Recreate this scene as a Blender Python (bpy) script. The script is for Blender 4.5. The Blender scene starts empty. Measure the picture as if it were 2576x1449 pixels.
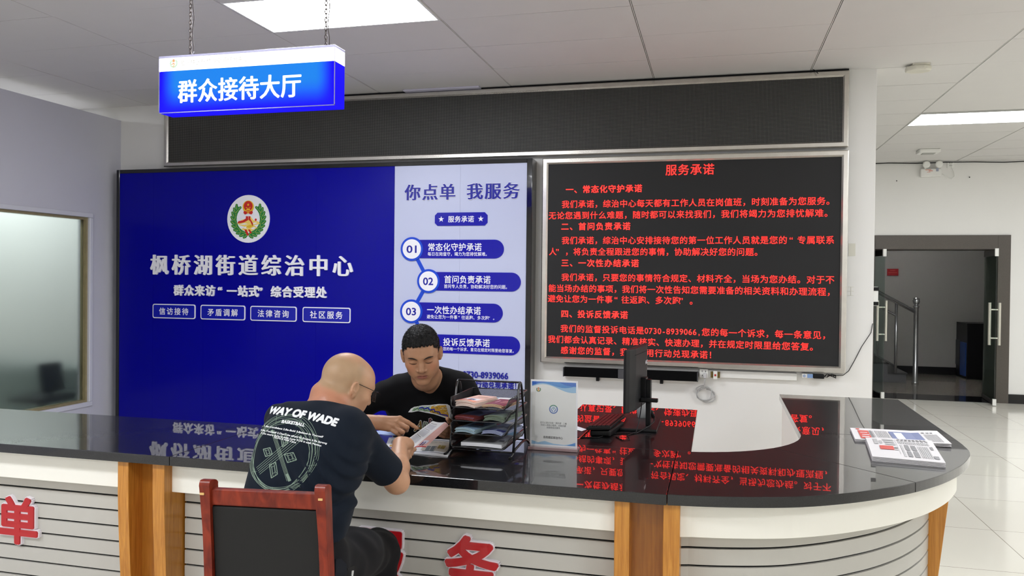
import bpy, bmesh, math, random
import numpy as np
from mathutils import Vector, Matrix, Euler, bvhtree
R = math.radians
random.seed(7)
SC = bpy.context.scene
COL = SC.collection
# ------------------------------------------------------------------ camera
cam_d = bpy.data.cameras.new('camera'); cam = bpy.data.objects.new('camera', cam_d); COL.objects.link(cam)
SC.camera = cam
cam_d.sensor_width = 36.0; cam_d.lens = 1998.35 / 2576 * 36; cam_d.clip_start = .05; cam_d.clip_end = 80
YAW, PIT, ROL = 0.251302188, -0.0112127751, -0.0105430379
_f = Vector((-math.sin(YAW)*math.cos(PIT), math.cos(YAW)*math.cos(PIT), math.sin(PIT)))
_r0 = Vector((math.cos(YAW), math.sin(YAW), 0)); _d0 = _f.cross(_r0)
_r = math.cos(ROL)*_r0 + math.sin(ROL)*_d0; _dn = -math.sin(ROL)*_r0 + math.cos(ROL)*_d0
_m = Matrix((_r, -_dn, -_f)).transposed().to_4x4(); _m.translation = Vector((0, -6.52, 1.57))
cam.matrix_world = _m
# ------------------------------------------------------------------ world, exposure
wd = bpy.data.worlds.new('world'); SC.world = wd; wd.use_nodes = True
wd.node_tree.nodes['Background'].inputs[0].default_value = (.8, .88, 1, 1)
wd.node_tree.nodes['Background'].inputs[1].default_value = .15
vs = SC.view_settings
vs.view_transform = 'Standard'; vs.look = 'None'; vs.gamma = 1; vs.use_curve_mapping = False
vs.exposure = 0.05
LAMP = 29.5          # radiance of the ceiling light panels
SC.cycles.max_bounces = 10; SC.cycles.diffuse_bounces = 6; SC.cycles.glossy_bounces = 5
SC.cycles.transmission_bounces = 8; SC.cycles.transparent_max_bounces = 12
SC.cycles.sample_clamp_indirect = 6; SC.cycles.caustics_reflective = False; SC.cycles.caustics_refractive = False
SC.cycles.use_denoising = True
# ------------------------------------------------------------------ materials
def srgb(r, g, b):
    f = lambda c: c/12.92/255 if c <= 10.31 else ((c/255+.055)/1.055)**2.4
    return (f(r), f(g), f(b), 1)
_mats = {}
def mat(name, col, rough=.5, metal=0, spec=.5, coat=0, coat_rough=.03, noise=0, nscale=8, bump=0, bscale=60,
        emit=None, estr=0, trans=0, ior=1.45, alpha=1, sheen=0, sss=0):
    m = bpy.data.materials.new(name); m.use_nodes = True; nt = m.node_tree
    b = nt.nodes['Principled BSDF']; I = b.inputs
    I['Base Color'].default_value = col; I['Roughness'].default_value = rough; I['Metallic'].default_value = metal
    I['Specular IOR Level'].default_value = spec; I['Coat Weight'].default_value = coat; I['Coat Roughness'].default_value = coat_rough
    I['Transmission Weight'].default_value = trans; I['IOR'].default_value = ior; I['Alpha'].default_value = alpha
    I['Sheen Weight'].default_value = sheen
    if sss:
        I['Subsurface Weight'].default_value = sss; I['Subsurface Scale'].default_value = .01
    if emit:
        I['Emission Color'].default_value = emit; I['Emission Strength'].default_value = estr
    tc = None
    if noise or bump:
        tc = nt.nodes.new('ShaderNodeTexCoord')
    if noise:
        n = nt.nodes.new('ShaderNodeTexNoise'); n.inputs['Scale'].default_value = nscale; n.inputs['Detail'].default_value = 6
        nt.links.new(tc.outputs['Object'], n.inputs['Vector'])
        mx = nt.nodes.new('ShaderNodeMix'); mx.data_type = 'RGBA'
        mx.inputs[6].default_value = tuple(c*(1-noise) for c in col[:3])+(1,)
        mx.inputs[7].default_value = tuple(min(1, c*(1+noise)) for c in col[:3])+(1,)
        nt.links.new(n.outputs['Fac'], mx.inputs[0]); nt.links.new(mx.outputs[2], I['Base Color'])
    if bump:
        n2 = nt.nodes.new('ShaderNodeTexNoise'); n2.inputs['Scale'].default_value = bscale; n2.inputs['Detail'].default_value = 4
        nt.links.new(tc.outputs['Object'], n2.inputs['Vector'])
        bp = nt.nodes.new('ShaderNodeBump'); bp.inputs['Strength'].default_value = bump; bp.inputs['Distance'].default_value = .002
        nt.links.new(n2.outputs['Fac'], bp.inputs['Height']); nt.links.new(bp.outputs['Normal'], I['Normal'])
    _mats[name] = m
    return m
def emitter(name, col, strength, sample=True):
    m = bpy.data.materials.new(name); m.use_nodes = True; nt = m.node_tree
    b = nt.nodes['Principled BSDF']; b.inputs['Base Color'].default_value = (.004, .004, .006, 1); b.inputs['Specular IOR Level'].default_value = .08
    b.inputs['Emission Color'].default_value = col; b.inputs['Emission Strength'].default_value = strength
    m.cycles.emission_sampling = 'FRONT' if sample else 'NONE'
    return m
def thin_clear(name, tint=(1, 1, 1, 1), refl=.05):
    m = bpy.data.materials.new(name); m.use_nodes = True; nt = m.node_tree; nt.nodes.remove(nt.nodes['Principled BSDF']); out = nt.nodes['Material Output']
    t = nt.nodes.new('ShaderNodeBsdfTransparent'); t.inputs[0].default_value = tint; g_ = nt.nodes.new('ShaderNodeBsdfGlossy'); g_.inputs['Roughness'].default_value = .02
    mx = nt.nodes.new('ShaderNodeMixShader'); mx.inputs[0].default_value = refl
    nt.links.new(t.outputs[0], mx.inputs[1]); nt.links.new(g_.outputs[0], mx.inputs[2]); nt.links.new(mx.outputs[0], out.inputs[0]); return m
def wood(name, c1, c2, scale=(14, 14, 1.2), rough=.35, coat=.3):
    m = mat(name, c1, rough, coat=coat, coat_rough=.12); nt = m.node_tree; I = nt.nodes['Principled BSDF'].inputs
    tc = nt.nodes.new('ShaderNodeTexCoord'); mp = nt.nodes.new('ShaderNodeMapping'); mp.inputs['Scale'].default_value = scale
    n = nt.nodes.new('ShaderNodeTexNoise'); n.inputs['Scale'].default_value = 6; n.inputs['Detail'].default_value = 8; n.inputs['Distortion'].default_value = .6
    cr = nt.nodes.new('ShaderNodeValToRGB'); cr.color_ramp.elements[0].position = .32; cr.color_ramp.elements[1].position = .68
    cr.color_ramp.elements[0].color = c1; cr.color_ramp.elements[1].color = c2
    nt.links.new(tc.outputs['Object'], mp.inputs[0]); nt.links.new(mp.outputs[0], n.inputs['Vector'])
    nt.links.new(n.outputs['Fac'], cr.inputs[0]); nt.links.new(cr.outputs[0], I['Base Color'])
    return m
WALL = mat('wall_paint', srgb(226, 225, 222), .8, noise=.02, nscale=3, bump=.15, bscale=120)
CEIL = mat('ceiling_tile', srgb(214, 212, 210), .85, noise=.02, nscale=5, bump=.12, bscale=300)
DARK = mat('dark_gap', srgb(18, 18, 20), .9)
BLACK = mat('black_plastic', srgb(11, 11, 13), .42, spec=.3)
BLACKG = mat('black_gloss', srgb(10, 10, 14), .12, coat=.5)
WHITEP = mat('white_plastic', srgb(228, 228, 224), .4)
STEEL = mat('brushed_steel', srgb(202, 198, 191), .27, metal=.92, noise=.12, nscale=14, bump=.05, bscale=9)
CHROME = mat('polished_steel', srgb(214, 214, 216), .26, metal=.85)
# ------------------------------------------------------------------ mesh builder
WM = {}
class MB:
    def __init__(s): s.v = []; s.f = []; s.mi = []
    def add(s, vs, fs, mi=0):
        o = len(s.v); s.v.extend([tuple(v) for v in vs]); s.f.extend([tuple(i+o for i in f) for f in fs]); s.mi.extend([mi]*len(fs)); return s
    def box(s, x0, x1, y0, y1, z0, z1, mi=0):
        return s.add([(x0,y0,z0),(x1,y0,z0),(x1,y1,z0),(x0,y1,z0),(x0,y0,z1),(x1,y0,z1),(x1,y1,z1),(x0,y1,z1)],
                     [(0,3,2,1),(4,5,6,7),(0,1,5,4),(1,2,6,5),(2,3,7,6),(3,0,4,7)], mi)
    def obox(s, M, sx, sy, sz, mi=0):
        t = MB().box(-sx/2, sx/2, -sy/2, sy/2, -sz/2, sz/2)
        return s.add([M @ Vector(v) for v in t.v], t.f, mi)
    def prism(s, poly, z0, z1, mi=0, axis='z'):
        n = len(poly); P = []
        for z in (z0, z1):
            for a, b in poly: P.append((a, b, z) if axis == 'z' else ((a, z, b) if axis == 'y' else (z, a, b)))
        fs = [tuple(range(n))[::-1], tuple(range(n, 2*n))] + [(i, (i+1) % n, n+(i+1) % n, n+i) for i in range(n)]
        if axis == 'y': fs = [f[::-1] for f in fs]
        return s.add(P, fs, mi)
    def tube(s, path, r, n=10, mi=0, closed=False, cap=True):
        path = [Vector(p) for p in path]; N = len(path); rr = r if isinstance(r, (list, tuple)) else [r]*N
        tang = []
        for i in range(N):
            a = path[(i-1) % N] if (closed or i > 0) else path[i]; b = path[(i+1) % N] if (closed or i < N-1) else path[i]
            t = (b-a); tang.append(t.normalized() if t.length > 1e-9 else Vector((0, 0, 1)))
        up = Vector((0, 0, 1)) if abs(tang[0].z) < .9 else Vector((1, 0, 0))
        u = tang[0].cross(up).normalized(); V = []
        for i in range(N):
            u = (u - tang[i]*u.dot(tang[i])).normalized(); w = tang[i].cross(u)
            for k in range(n):
                a = 2*math.pi*k/n; V.append(path[i] + (u*math.cos(a)+w*math.sin(a))*rr[i])
        F = []
        for i in range(N if closed else N-1):
            j = (i+1) % N
            for k in range(n): F.append((i*n+k, i*n+(k+1) % n, j*n+(k+1) % n, j*n+k))
        if cap and not closed: F += [tuple(range(n))[::-1], tuple(range((N-1)*n, N*n))]
        return s.add(V, F, mi)
    def lathe(s, prof, c=(0, 0, 0), n=24, mi=0, M=None):
        V = []; F = []; m = len(prof)
        for k in range(n):
            a = 2*math.pi*k/n
            for r, z in prof:
                p = Vector((r*math.cos(a), r*math.sin(a), z)); p = M @ p if M else p + Vector(c); V.append(p)
        for k in range(n):
            j = (k+1) % n
            for i in range(m-1): F.append((k*m+i, j*m+i, j*m+i+1, k*m+i+1))
        F += [tuple(k*m for k in range(n))[::-1], tuple(k*m+m-1 for k in range(n))]
        return s.add(V, F, mi)
    def grid(s, fn, nu, nv, mi=0, thick=0):
        P = [[Vector(fn(i/nu, j/nv)) for j in range(nv+1)] for i in range(nu+1)]
        V = [p for r in P for p in r]; id_ = lambda i, j: i*(nv+1)+j
        F = [(id_(i, j), id_(i+1, j), id_(i+1, j+1), id_(i, j+1)) for i in range(nu) for j in range(nv)]
        return s.add(V, F, mi)
    def build(s, name, mats, parent=None, smooth=False, bevel=0, bseg=2, solid=0, weld=False, sub=0):
        me = bpy.data.meshes.new(name); vs_ = s.v
        W = Matrix.Identity(4)
        if parent is not None:
            W = WM.get(parent.name, Matrix.Identity(4)); inv = W.inverted(); vs_ = [inv @ Vector(v) for v in vs_]
        me.from_pydata([tuple(v) for v in vs_], [], s.f)
        for m in (mats if isinstance(mats, (list, tuple)) else [mats]): me.materials.append(m)
        me.polygons.foreach_set('material_index', s.mi)
        if smooth: me.polygons.foreach_set('use_smooth', [True]*len(me.polygons))
        me.update()
        o = bpy.data.objects.new(name, me); COL.objects.link(o)
        if parent is not None: o.parent = parent
        WM[o.name] = W
        if weld: o.modifiers.new('weld', 'WELD').merge_threshold = 1e-5
        if solid: sm = o.modifiers.new('solid', 'SOLIDIFY'); sm.thickness = solid; sm.offset = 0
        if bevel:
            b = o.modifiers.new('bevel', 'BEVEL'); b.width = bevel; b.segments = bseg; b.limit_method = 'ANGLE'; b.angle_limit = R(35)
            b.harden_normals = False
        if sub: sb = o.modifiers.new('sub', 'SUBSURF'); sb.levels = sub; sb.render_levels = sub
        return o
def thing(name, label, cat, loc=(0, 0, 0), rz=0, group=None):
    o = bpy.data.objects.new(name, None); COL.objects.link(o); o.location = loc; o.rotation_euler = (0, 0, rz); o.empty_display_size = .1
    o['label'] = label; o['category'] = cat
    if group: o['group'] = group
    WM[o.name] = Matrix.Translation(Vector(loc)) @ Matrix.Rotation(rz, 4, 'Z')
    return o
def tag(o, label, cat, group=None):
    o['label'] = label; o['category'] = cat
    if group: o['group'] = group
    return o
def struct(o, label=None, cat=None):
    o['kind'] = 'structure'
    if label: o['label'] = label
    if cat: o['category'] = cat
    return o
# ------------------------------------------------------------------ lettering
_fc = bpy.data.curves.new('lettering_curve', 'FONT'); _fo = bpy.data.objects.new('lettering_curve', _fc); COL.objects.link(_fo)
_glyphs = {}
def glyph(txt, bold=0., depth=0., res=3, shear=0., smear=0.):
    """mesh of a string (height 1); bold thickens every stroke, smear only the upright ones"""
    key = (txt, bold, depth, res, shear, smear)
    if key not in _glyphs:
        _fc.body = txt; _fc.extrude = depth; _fc.resolution_u = res; _fc.shear = shear; _fc.fill_mode = 'BOTH'
        dg = bpy.context.evaluated_depsgraph_get(); dg.update()
        me = bpy.data.meshes.new_from_object(_fo.evaluated_get(dg))
        v = np.array([tuple(x.co) for x in me.vertices]).reshape(-1, 3); f = [tuple(p.vertices) for p in me.polygons]
        bpy.data.meshes.remove(me)
        if (smear or bold) and len(v):
            sh = [(0, 0)]
            if bold: sh += [(bold*(1+.02*j)*math.cos(R(9+45*j)), bold*(1+.02*j)*math.sin(R(9+45*j))) for j in range(8)]
            if smear: sh += [(-smear, .0011), (smear, -.0013), (-smear*.52, bold*.47), (smear*.48, -bold*.53)]
            n = len(v); vv = []; ff = []
            for k, (dx, dy) in enumerate(sh):
                w = v.copy(); w[:, 0] += dx; w[:, 1] += dy; w[:, 2] += k*.0004; vv.append(w); ff += [tuple(i+k*n for i in p) for p in f]
            v = np.concatenate(vv); f = ff
        _glyphs[key] = (v, f)
    return _glyphs[key]
_HALF = set('0123456789-,.!ABCDEFGHIJKLMNOPQRSTUVWXYZ ')
def line_of(mb, txt, x0, x1, z, h, y, bold=0., depth=0., smear=0., lift=.0005, mi=0, half=True, narrow=1.):
    """one line of characters in equal cells on a plane that faces -Y; h is the height of a full character"""
    w = [(.5 if (half and c in _HALF) else 1.) for c in txt]; cell = (x1-x0)/sum(w); x = x0
    for c, k in zip(txt, w):
        if c != ' ':
            v, f = glyph(c, bold, depth/h if h else 0, smear=smear)
            if len(v):
                cx = x + cell*k*(.66 if c == '“' else .35 if c == '”' else .5); sx = min(h, cell*.98)*narrow if k == 1 else h*.95*narrow
                gc = .5 if k == 1 else (v[:, 0].min()+v[:, 0].max())/2
                P = [(cx + (p[0]-gc)*sx, y - lift - depth - p[2]*h, z + (p[1]-.38)*h) for p in v]
                mb.add(P, f, mi)
        x += cell*k
    return mb
def free_text(mb, txt, x0, x1, z0, h, y, bold=0., depth=0., lift=.0005, shear=0., mi=0):
    """proportional text fitted between x0 and x1 on a plane that faces -Y; h is the cap height"""
    v, f = glyph(txt, bold, depth/h if h else 0, shear=shear); a, b = v[:, 0].min(), v[:, 0].max(); k = (x1-x0)/(b-a)
    mb.add([(x0+(p[0]-a)*k, y-lift-depth-p[2]*h, z0+p[1]*h/.72) for p in v], f, mi)
    return mb
def round_rect(x0, x1, z0, z1, r, n=6):
    P = []
    for cx, cz, a0 in ((x1-r, z0+r, -90), (x1-r, z1-r, 0), (x0+r, z1-r, 90), (x0+r, z0+r, 180)):
        for k in range(n+1):
            a = R(a0+90*k/n); P.append((cx+r*math.cos(a), cz+r*math.sin(a)))
    return P
def star_pts(cx, cz, r, rot=90, inner=.4):
    return [(cx+(r if k % 2 == 0 else r*inner)*math.cos(R(rot+36*k)), cz+(r if k % 2 == 0 else r*inner)*math.sin(R(rot+36*k))) for k in range(10)]
def disc_pts(cx, cz, r, n=40, sz=1.): return [(cx+r*math.cos(2*math.pi*k/n), cz+sz*r*math.sin(2*math.pi*k/n)) for k in range(n)]
def plate(mb, poly, y_front, y_back, mi=0):
    return mb.prism(poly, y_front, y_back, mi, axis='y')
# ================================================================== SETTING
CZ = 3.21
# ---- floor: polished cream tiles
def floor_mat():
    m = mat('floor_tiles', srgb(222, 218, 204), .12, spec=.5, coat=.25, coat_rough=.04); nt = m.node_tree; I = nt.nodes['Principled BSDF'].inputs
    tc = nt.nodes.new('ShaderNodeTexCoord'); mp = nt.nodes.new('ShaderNodeMapping'); mp.inputs['Location'].default_value = (-1.727+8, .06+8, 0)
    br = nt.nodes.new('ShaderNodeTexBrick'); br.offset = 0; br.squash = 1
    br.inputs['Scale'].default_value = 1; br.inputs['Brick Width'].default_value = .8; br.inputs['Row Height'].default_value = .8
    br.inputs['Mortar Size'].default_value = .0022; br.inputs['Mortar Smooth'].default_value = 0; br.inputs['Bias'].default_value = 0
    br.inputs['Color1'].default_value = srgb(222, 219, 209); br.inputs['Color2'].default_value = srgb(218, 215, 204); br.inputs['Mortar'].default_value = srgb(140, 132, 118)
    nt.links.new(tc.outputs['Object'], mp.inputs[0]); nt.links.new(mp.outputs[0], br.inputs['Vector']); nt.links.new(br.outputs['Color'], I['Base Color'])
    return m
FLOOR = floor_mat()
struct(MB().box(-9.6, 8.0, -11, 9.0, -.1, 0).build('floor', FLOOR))
# ---- ceiling: 1.2 x 0.6 m lay-in tiles with open joints; some cells hold light panels
LIGHTS = [(-2.31, -2.03), (2.49, 2.23), (2.49, -2.03), (-2.31, -6.23), (2.49, -6.23), (7.2, -2.03), (7.2, 2.23), (-7.11, -.83), (-2.31, -9.83), (-4.71, -6.23), (2.49, -9.83), (4.89, .37)]  # rear far-left and right-middle panels are unseen, added to brighten the room
cells = {(round((x+.6+1.71)/1.2-1), round((y+.3+1.73)/.6-1)) for x, y in LIGHTS}
mb = MB(); rng = random.Random(3)
for i in range(-7, 9):
    for j in range(-16, 18):
        x0, x1 = -1.71+1.2*i, -1.71+1.2*(i+1); y0, y1 = -1.73+.6*j, -1.73+.6*(j+1)
        if x0 < -9.8 or x1 > 8.3 or y1 < -11 or y0 > 8.6: continue
        if (i, j) in cells: continue
        gx, gy = .007, .0026
        t = MB().box(x0+gx, x1-gx, y0+gy, y1-gy, CZ, CZ+.012)
        tx, ty = rng.gauss(0, .0012), rng.gauss(0, .0022); cx, cy = (x0+x1)/2, (y0+y1)/2
        mb.add([(v[0], v[1], v[2]+(v[0]-cx)*tx+(v[1]-cy)*ty) for v in t.v], t.f)
    xg = -1.71+1.2*i
    if -9.7 < xg < 8.2: mb.box(xg-.0026, xg+.0026, -11, 8.6, CZ+.001, CZ+.012)
mb.box(-9.6, 8.0, -11, 9, CZ+.022, CZ+.1, 1)
struct(mb.build('ceiling', [CEIL, DARK]))
# ---- walls
struct(MB().box(-9.6, 1.17, .06, .36, 0, CZ+.03).build('wall_back', WALL, bevel=.003))
DX0, DX1, DZ = 2.1, 3.60, 2.03       # doorway in the far wall
mb = MB(); mb.box(-2, DX0-.14, 5.25, 5.75, 0, CZ+.03); mb.box(DX1+.14, 8, 5.25, 5.75, 0, CZ+.03); mb.box(DX0-.14, DX1+.14, 5.25, 5.75, DZ+.19, CZ+.03)
struct(mb.build('wall_far', WALL))
struct(MB().box(8, 8.2, -11, 9, 0, CZ+.03).build('wall_right', WALL))
struct(MB().box(-9.6, 8, -11.2, -11, 0, CZ+.03).build('wall_rear', WALL))
struct(MB().box(-9.8, -9.6, -11, .36, 0, CZ+.03).build('wall_side', WALL))
mb = MB(); mb.box(3.75, 8, 5.235, 5.25, 0, .122)
struct(mb.build('baseboard_far', mat('black_tile', srgb(22, 22, 24), .2, coat=.3)))
# ---- left partition with a frosted window; it stops short of the ceiling
PX = -5.65; WY0, WY1, WZ0, WZ1 = -2.55, -.345, .385, 2.10
PW = mat('partition_cast_paint', srgb(205, 205, 214), .7, noise=.02, nscale=2, bump=.1, bscale=90)  # blue cast of the lit sign is mixed into this wall colour
mb = MB(); T0 = PX-.12
mb.box(T0, PX, WY1, .06, 0, 3.076); mb.box(T0, PX, -9, WY0, 0, 3.076); mb.box(T0, PX, WY0, WY1, WZ1, 3.076); mb.box(T0, PX, WY0, WY1, 0, WZ0)
struct(mb.build('wall_left', PW))
w = thing('window_1', 'frosted window in the left partition wall with dark recessed frame', 'window', (PX, (WY0+WY1)/2, WZ0)); struct(w)
mb = MB()
def ring(mb, x0, x1, y0, y1, z0, z1, t, mi=0):
    mb.box(x0, x1, y0, y1, z1-t, z1, mi); mb.box(x0, x1, y0, y1, z0, z0+t, mi); mb.box(x0, x1, y0, y0+t, z0+t, z1-t, mi); mb.box(x0, x1, y1-t, y1, z0+t, z1-t, mi)
ring(mb, PX-.004, PX+.014, WY0-.042, WY1+.042, WZ0-.042, WZ1+.042, .042)
mb.build('window_trim', mat('trim_paint', srgb(214, 215, 222), .45), w, bevel=.007, bseg=3)
mb = MB(); ring(mb, PX-.075, PX-.012, WY0, WY1, WZ0, WZ1, .022)
mb.build('window_frame', mat('bronze_frame', srgb(158, 146, 108), .4, metal=.2, noise=.2, nscale=20), w)
GL = mat('frosted_glass', srgb(226, 238, 232), .34, trans=1, ior=1.22, spec=.3)
MB().box(PX-.05, PX-.044, WY0+.02, WY1-.02, WZ0+.02, WZ1-.02).build('window_pane', GL, w)
# office chair behind the frosted glass, seen as a dark blur
ch = thing('office_chair', 'dark chair blurred behind the frosted window at lower right', 'chair', (-6.02, -.40, 0))
mb = MB(); M = Matrix.Translation((-5.90, -.52, .63)) @ Matrix.Rotation(R(-8), 4, 'Y'); mb.obox(M, .06, .26, .27); mb.build('backrest', mat('green_black', srgb(28, 38, 38), .6), ch, bevel=.04, bseg=3)
mb = MB().box(-6.30, -5.92, -.62, -.2, .38, .44); mb.build('seat', BLACK, ch, bevel=.02)
mb = MB().tube([(-6.1, -.42, .08), (-6.1, -.42, .38)], .03); mb.tube([(-5.93, -.5, .52), (-5.96, -.46, .42)], .018)
for k in range(5): mb.tube([(-6.1, -.42, .1), (-6.1+.24*math.cos(k*1.257), -.42+.24*math.sin(k*1.257), .05)], .018)
mb.build('base', BLACK, ch, smooth=True)
cb = MB().box(-7.4, -5.85, -.13, .055, 0, .66); tag(cb.build('low_cabinet', mat('dark_green_laminate', srgb(112, 124, 120), .5), bevel=.01), 'dark low cabinet seen as a blur at the foot of the frosted window', 'cabinet')
# ---- door surround of dark granite, glass doors
GRAN = mat('grey_granite', srgb(82, 76, 70), .35, noise=.35, nscale=220)
mb = MB(); mb.box(DX0-.14, DX0, 5.23, 5.77, 0, DZ+.19); mb.box(DX1, DX1+.15, 5.23, 5.77, 0, DZ+.19); mb.box(DX0, DX1, 5.23, 5.77, DZ, DZ+.19); mb.box(DX0, DX1, 5.2, 5.77, 0, .006, 1)
struct(mb.build('trim_1', [GRAN, BLACKG], bevel=.004))
GLASS = thin_clear('door_glass', (.80, .87, .85, 1), .05)
def glass_door(name, hx, hy, ang, L, label):
    d = thing(name, label, 'door', (hx, hy, 0), ang); struct(d)
    Md = WM[d.name]
    def put(mb, nm, m, **k):
        t = MB(); t.add([Md @ Vector(v) for v in mb.v], mb.f); return t.build(nm, m, d, **k)
    put(MB().box(0, L, -.006, .006, .05, DZ-.01), 'glass_panel', GLASS)
    mb = MB(); mb.box(0, L, -.014, .014, DZ-.09, DZ-.01); put(mb, 'top_rail', mat('dark_rail', srgb(52, 50, 48), .35, metal=.5))
    mb = MB(); mb.box(0, L, -.014, .014, .012, .06); put(mb, 'bottom_rail', mat('dark_rail', srgb(52, 50, 48), .35, metal=.5))
    mb = MB(); mb.box(L-.035, L+.004, -.02, .02, DZ-.1, DZ+.0); mb.box(L-.035, L+.004, -.02, .02, .008, .09); put(mb, 'end_cap', WHITEP)
    mb = MB()
    for sgn in (-1, 1):
        mb.tube([(L-.09, sgn*.055, .78), (L-.09, sgn*.055, 1.33)], .019, 12)
    for z in (.87, 1.24): mb.tube([(L-.09, -.062, z), (L-.09, .062, z)], .011, 10)
    put(mb, 'handle', mat('satin_handle', srgb(206, 202, 190), .3, metal=.7), smooth=False)
glass_door('door_1', 2.13, 5.75, R(-83), .62, 'left glass door leaf standing open, mostly hidden by the white wall')
glass_door('door_2', 3.585, 5.70, R(-97), .80, 'right glass door leaf standing open against the granite jamb')
# ---- stair hall beyond the doors
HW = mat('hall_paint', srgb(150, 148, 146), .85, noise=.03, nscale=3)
struct(MB().box(-1, 8, 8.6, 8.8, 0, CZ).build('wall_hall', HW))
struct(MB().box(5.3, 5.5, 5.75, 8.6, 0, CZ).build('wall_hall_right', HW)); struct(MB().box(-.2, 0, 5.75, 8.6, 0, CZ).build('wall_hall_left', HW))
struct(MB().box(-.2, 5.5, 5.75, 8.8, 2.9, 3.0).build('ceiling_hall', HW))
hl = thing('ceiling_light', 'added round fill lamp on the ceiling of the stair hall, out of the picture', 'ceiling light', (2.9, 7.0, 2.9)); mb = MB(); mb.lathe([(.16, 2.9), (.16, 2.87), (.14, 2.85), (.01, 2.845)], (2.9, 7.0, 0), 24); mb.build('shade', emitter('hall_fill', (1, .98, .95, 1), 75), hl)  # unseen lamp added to lighten the stair hall
struct(MB().box(0, 5.3, 5.77, 8.6, 0, .004).build('floor_hall', mat('hall_floor', srgb(120, 114, 106), .25, coat=.3, noise=.06, nscale=3)))
struct(MB().box(0, 5.3, 8.58, 8.6, 0, .13).build('baseboard_hall', BLACK))
st = thing('staircase', 'grey stone stair flight in the dark hall behind the glass doors', 'stairs', (2.2, 7.6, 0))
SM = mat('stair_stone', srgb(98, 98, 100), .6, noise=.08, nscale=30)
mb = MB()
for k in range(9):
    mb.box(2.92-.27*(k+1), 2.92-.27*k, 7.13, 8.57, 0, .155*(k+1))
mb.build('steps', SM, st)
mb = MB()
for k in range(9): mb.box(2.925-.27*(k+1), 2.935-.27*k, 7.115, 8.57, .155*(k+1)-.022, .155*(k+1)+.004)
mb.build('nosing', mat('stair_nosing', srgb(60, 60, 62), .4), st)
rl = thing('stair_railing', 'polished steel stair railing with ball-topped newel post in the dark hall', 'railing', (3.03, 7.06, 0))
mb = MB(); mb.lathe([(.05, 0), (.05, .03), (.036, .04), (.034, 1.19), (.046, 1.20), (.046, 1.215), (.03, 1.225), (.03, 1.24), (.045, 1.26), (.055, 1.295), (.045, 1.335), (.02, 1.352), (.002, 1.355)], (3.03, 7.05, 0), 20)
mb.build('newel_post', CHROME, rl, smooth=True)
mb = MB(); mb.tube([(3.03, 7.05, 1.12), (1.3, 7.05, 2.08)], .03, 12); mb.build('handrail', CHROME, rl, smooth=True)
mb = MB(); mb.tube([(2.75, 7.07, 1.06), (1.3, 7.07, 1.86)], .018, 10); mb.tube([(2.75, 7.07, .26), (1.3, 7.07, 1.1)], .015, 10); mb.build('lower_rail', CHROME, rl, smooth=True)
for x in (2.75, 2.48, 2.2, 1.95, 1.7):
    b = .155*math.ceil((2.92-x)/.27); t = 1.12+(3.03-x)*.555
    MB().tube([(x, 7.07, b), (x, 7.07, t)], .022 if x > 2.7 else .012, 10).build('baluster', CHROME, rl, smooth=True)
cbx = thing('hall_cabinet', 'black cabinet with a blue panel against the hall wall', 'cabinet', (4.25, 8.2, 0))
mb = MB(); mb.box(4.0, 4.75, 7.95, 8.55, 0, .92); mb.build('body', BLACK, cbx, bevel=.005)
mb = MB(); mb.box(3.985, 4.0, 8.30, 8.52, .2, .62); mb.build('grey_panel', mat('cab_grey', srgb(52, 54, 56), .5), cbx)
mb = MB(); mb.box(3.985, 4.0, 7.98, 8.27, .05, .60); mb.build('blue_panel', mat('cab_blue', srgb(30, 66, 132), .5), cbx)
mb = MB(); mb.box(4.36, 4.74, 7.935, 7.95, .05, .88); mb.build('door', BLACKG, cbx)
sg = MB(); sg.box(2.90, 3.08, 8.585, 8.598, 1.70, 1.82)
sgt = thing('wall_notice', 'small dark red notice on the stair hall wall', 'sign', (2.99, 8.59, 1.70)); sg.build('board', mat('notice_red', srgb(150, 14, 22), .5), sgt)
mb = MB(); mb.box(2.95, 3.03, 8.583, 8.586, 1.79, 1.795); mb.box(2.92, 3.06, 8.583, 8.586, 1.75, 1.755); mb.build('print', mat('notice_print', srgb(200, 90, 80), .5), sgt)
# ---- ceiling light panels (the room's lamps and two added fill panels)
LEM = emitter('light_diffuser', (.962, .985, 1.02, 1), LAMP)
LLAB = ['bright square-lit ceiling panel above the hanging blue sign', 'long bright ceiling panel near the glass doors at right']
def ceiling_light(x, y, label):
    t = thing('ceiling_light', label, 'ceiling light', (x, y, CZ), 0)
    mb = MB(); ring2 = [(-.595, .595, -.295, -.28), (-.595, .595, .28, .295), (-.595, -.58, -.28, .28), (.58, .595, -.28, .28)]
    for a, b, c, d in ring2: mb.box(x+a, x+b, y+c, y+d, CZ-.004, CZ+.02)
    mb.build('frame', WHITEP, t)
    mb = MB().box(x-.58, x+.58, y-.28, y+.28, CZ-.001, CZ+.018); mb.build('diffuser', LEM, t)
for k, (x, y) in enumerate(LIGHTS):
    ceiling_light(x, y, LLAB[k] if k < 2 else 'white ceiling light panel in row %s of the hall, outside the picture' % ['', '', 'right', 'rear left', 'rear right', 'far right front', 'far right back', 'side room', 'rear wall', 'rear far left (added fill)', 'rear wall right', 'right middle (added fill)'][k])
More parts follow.
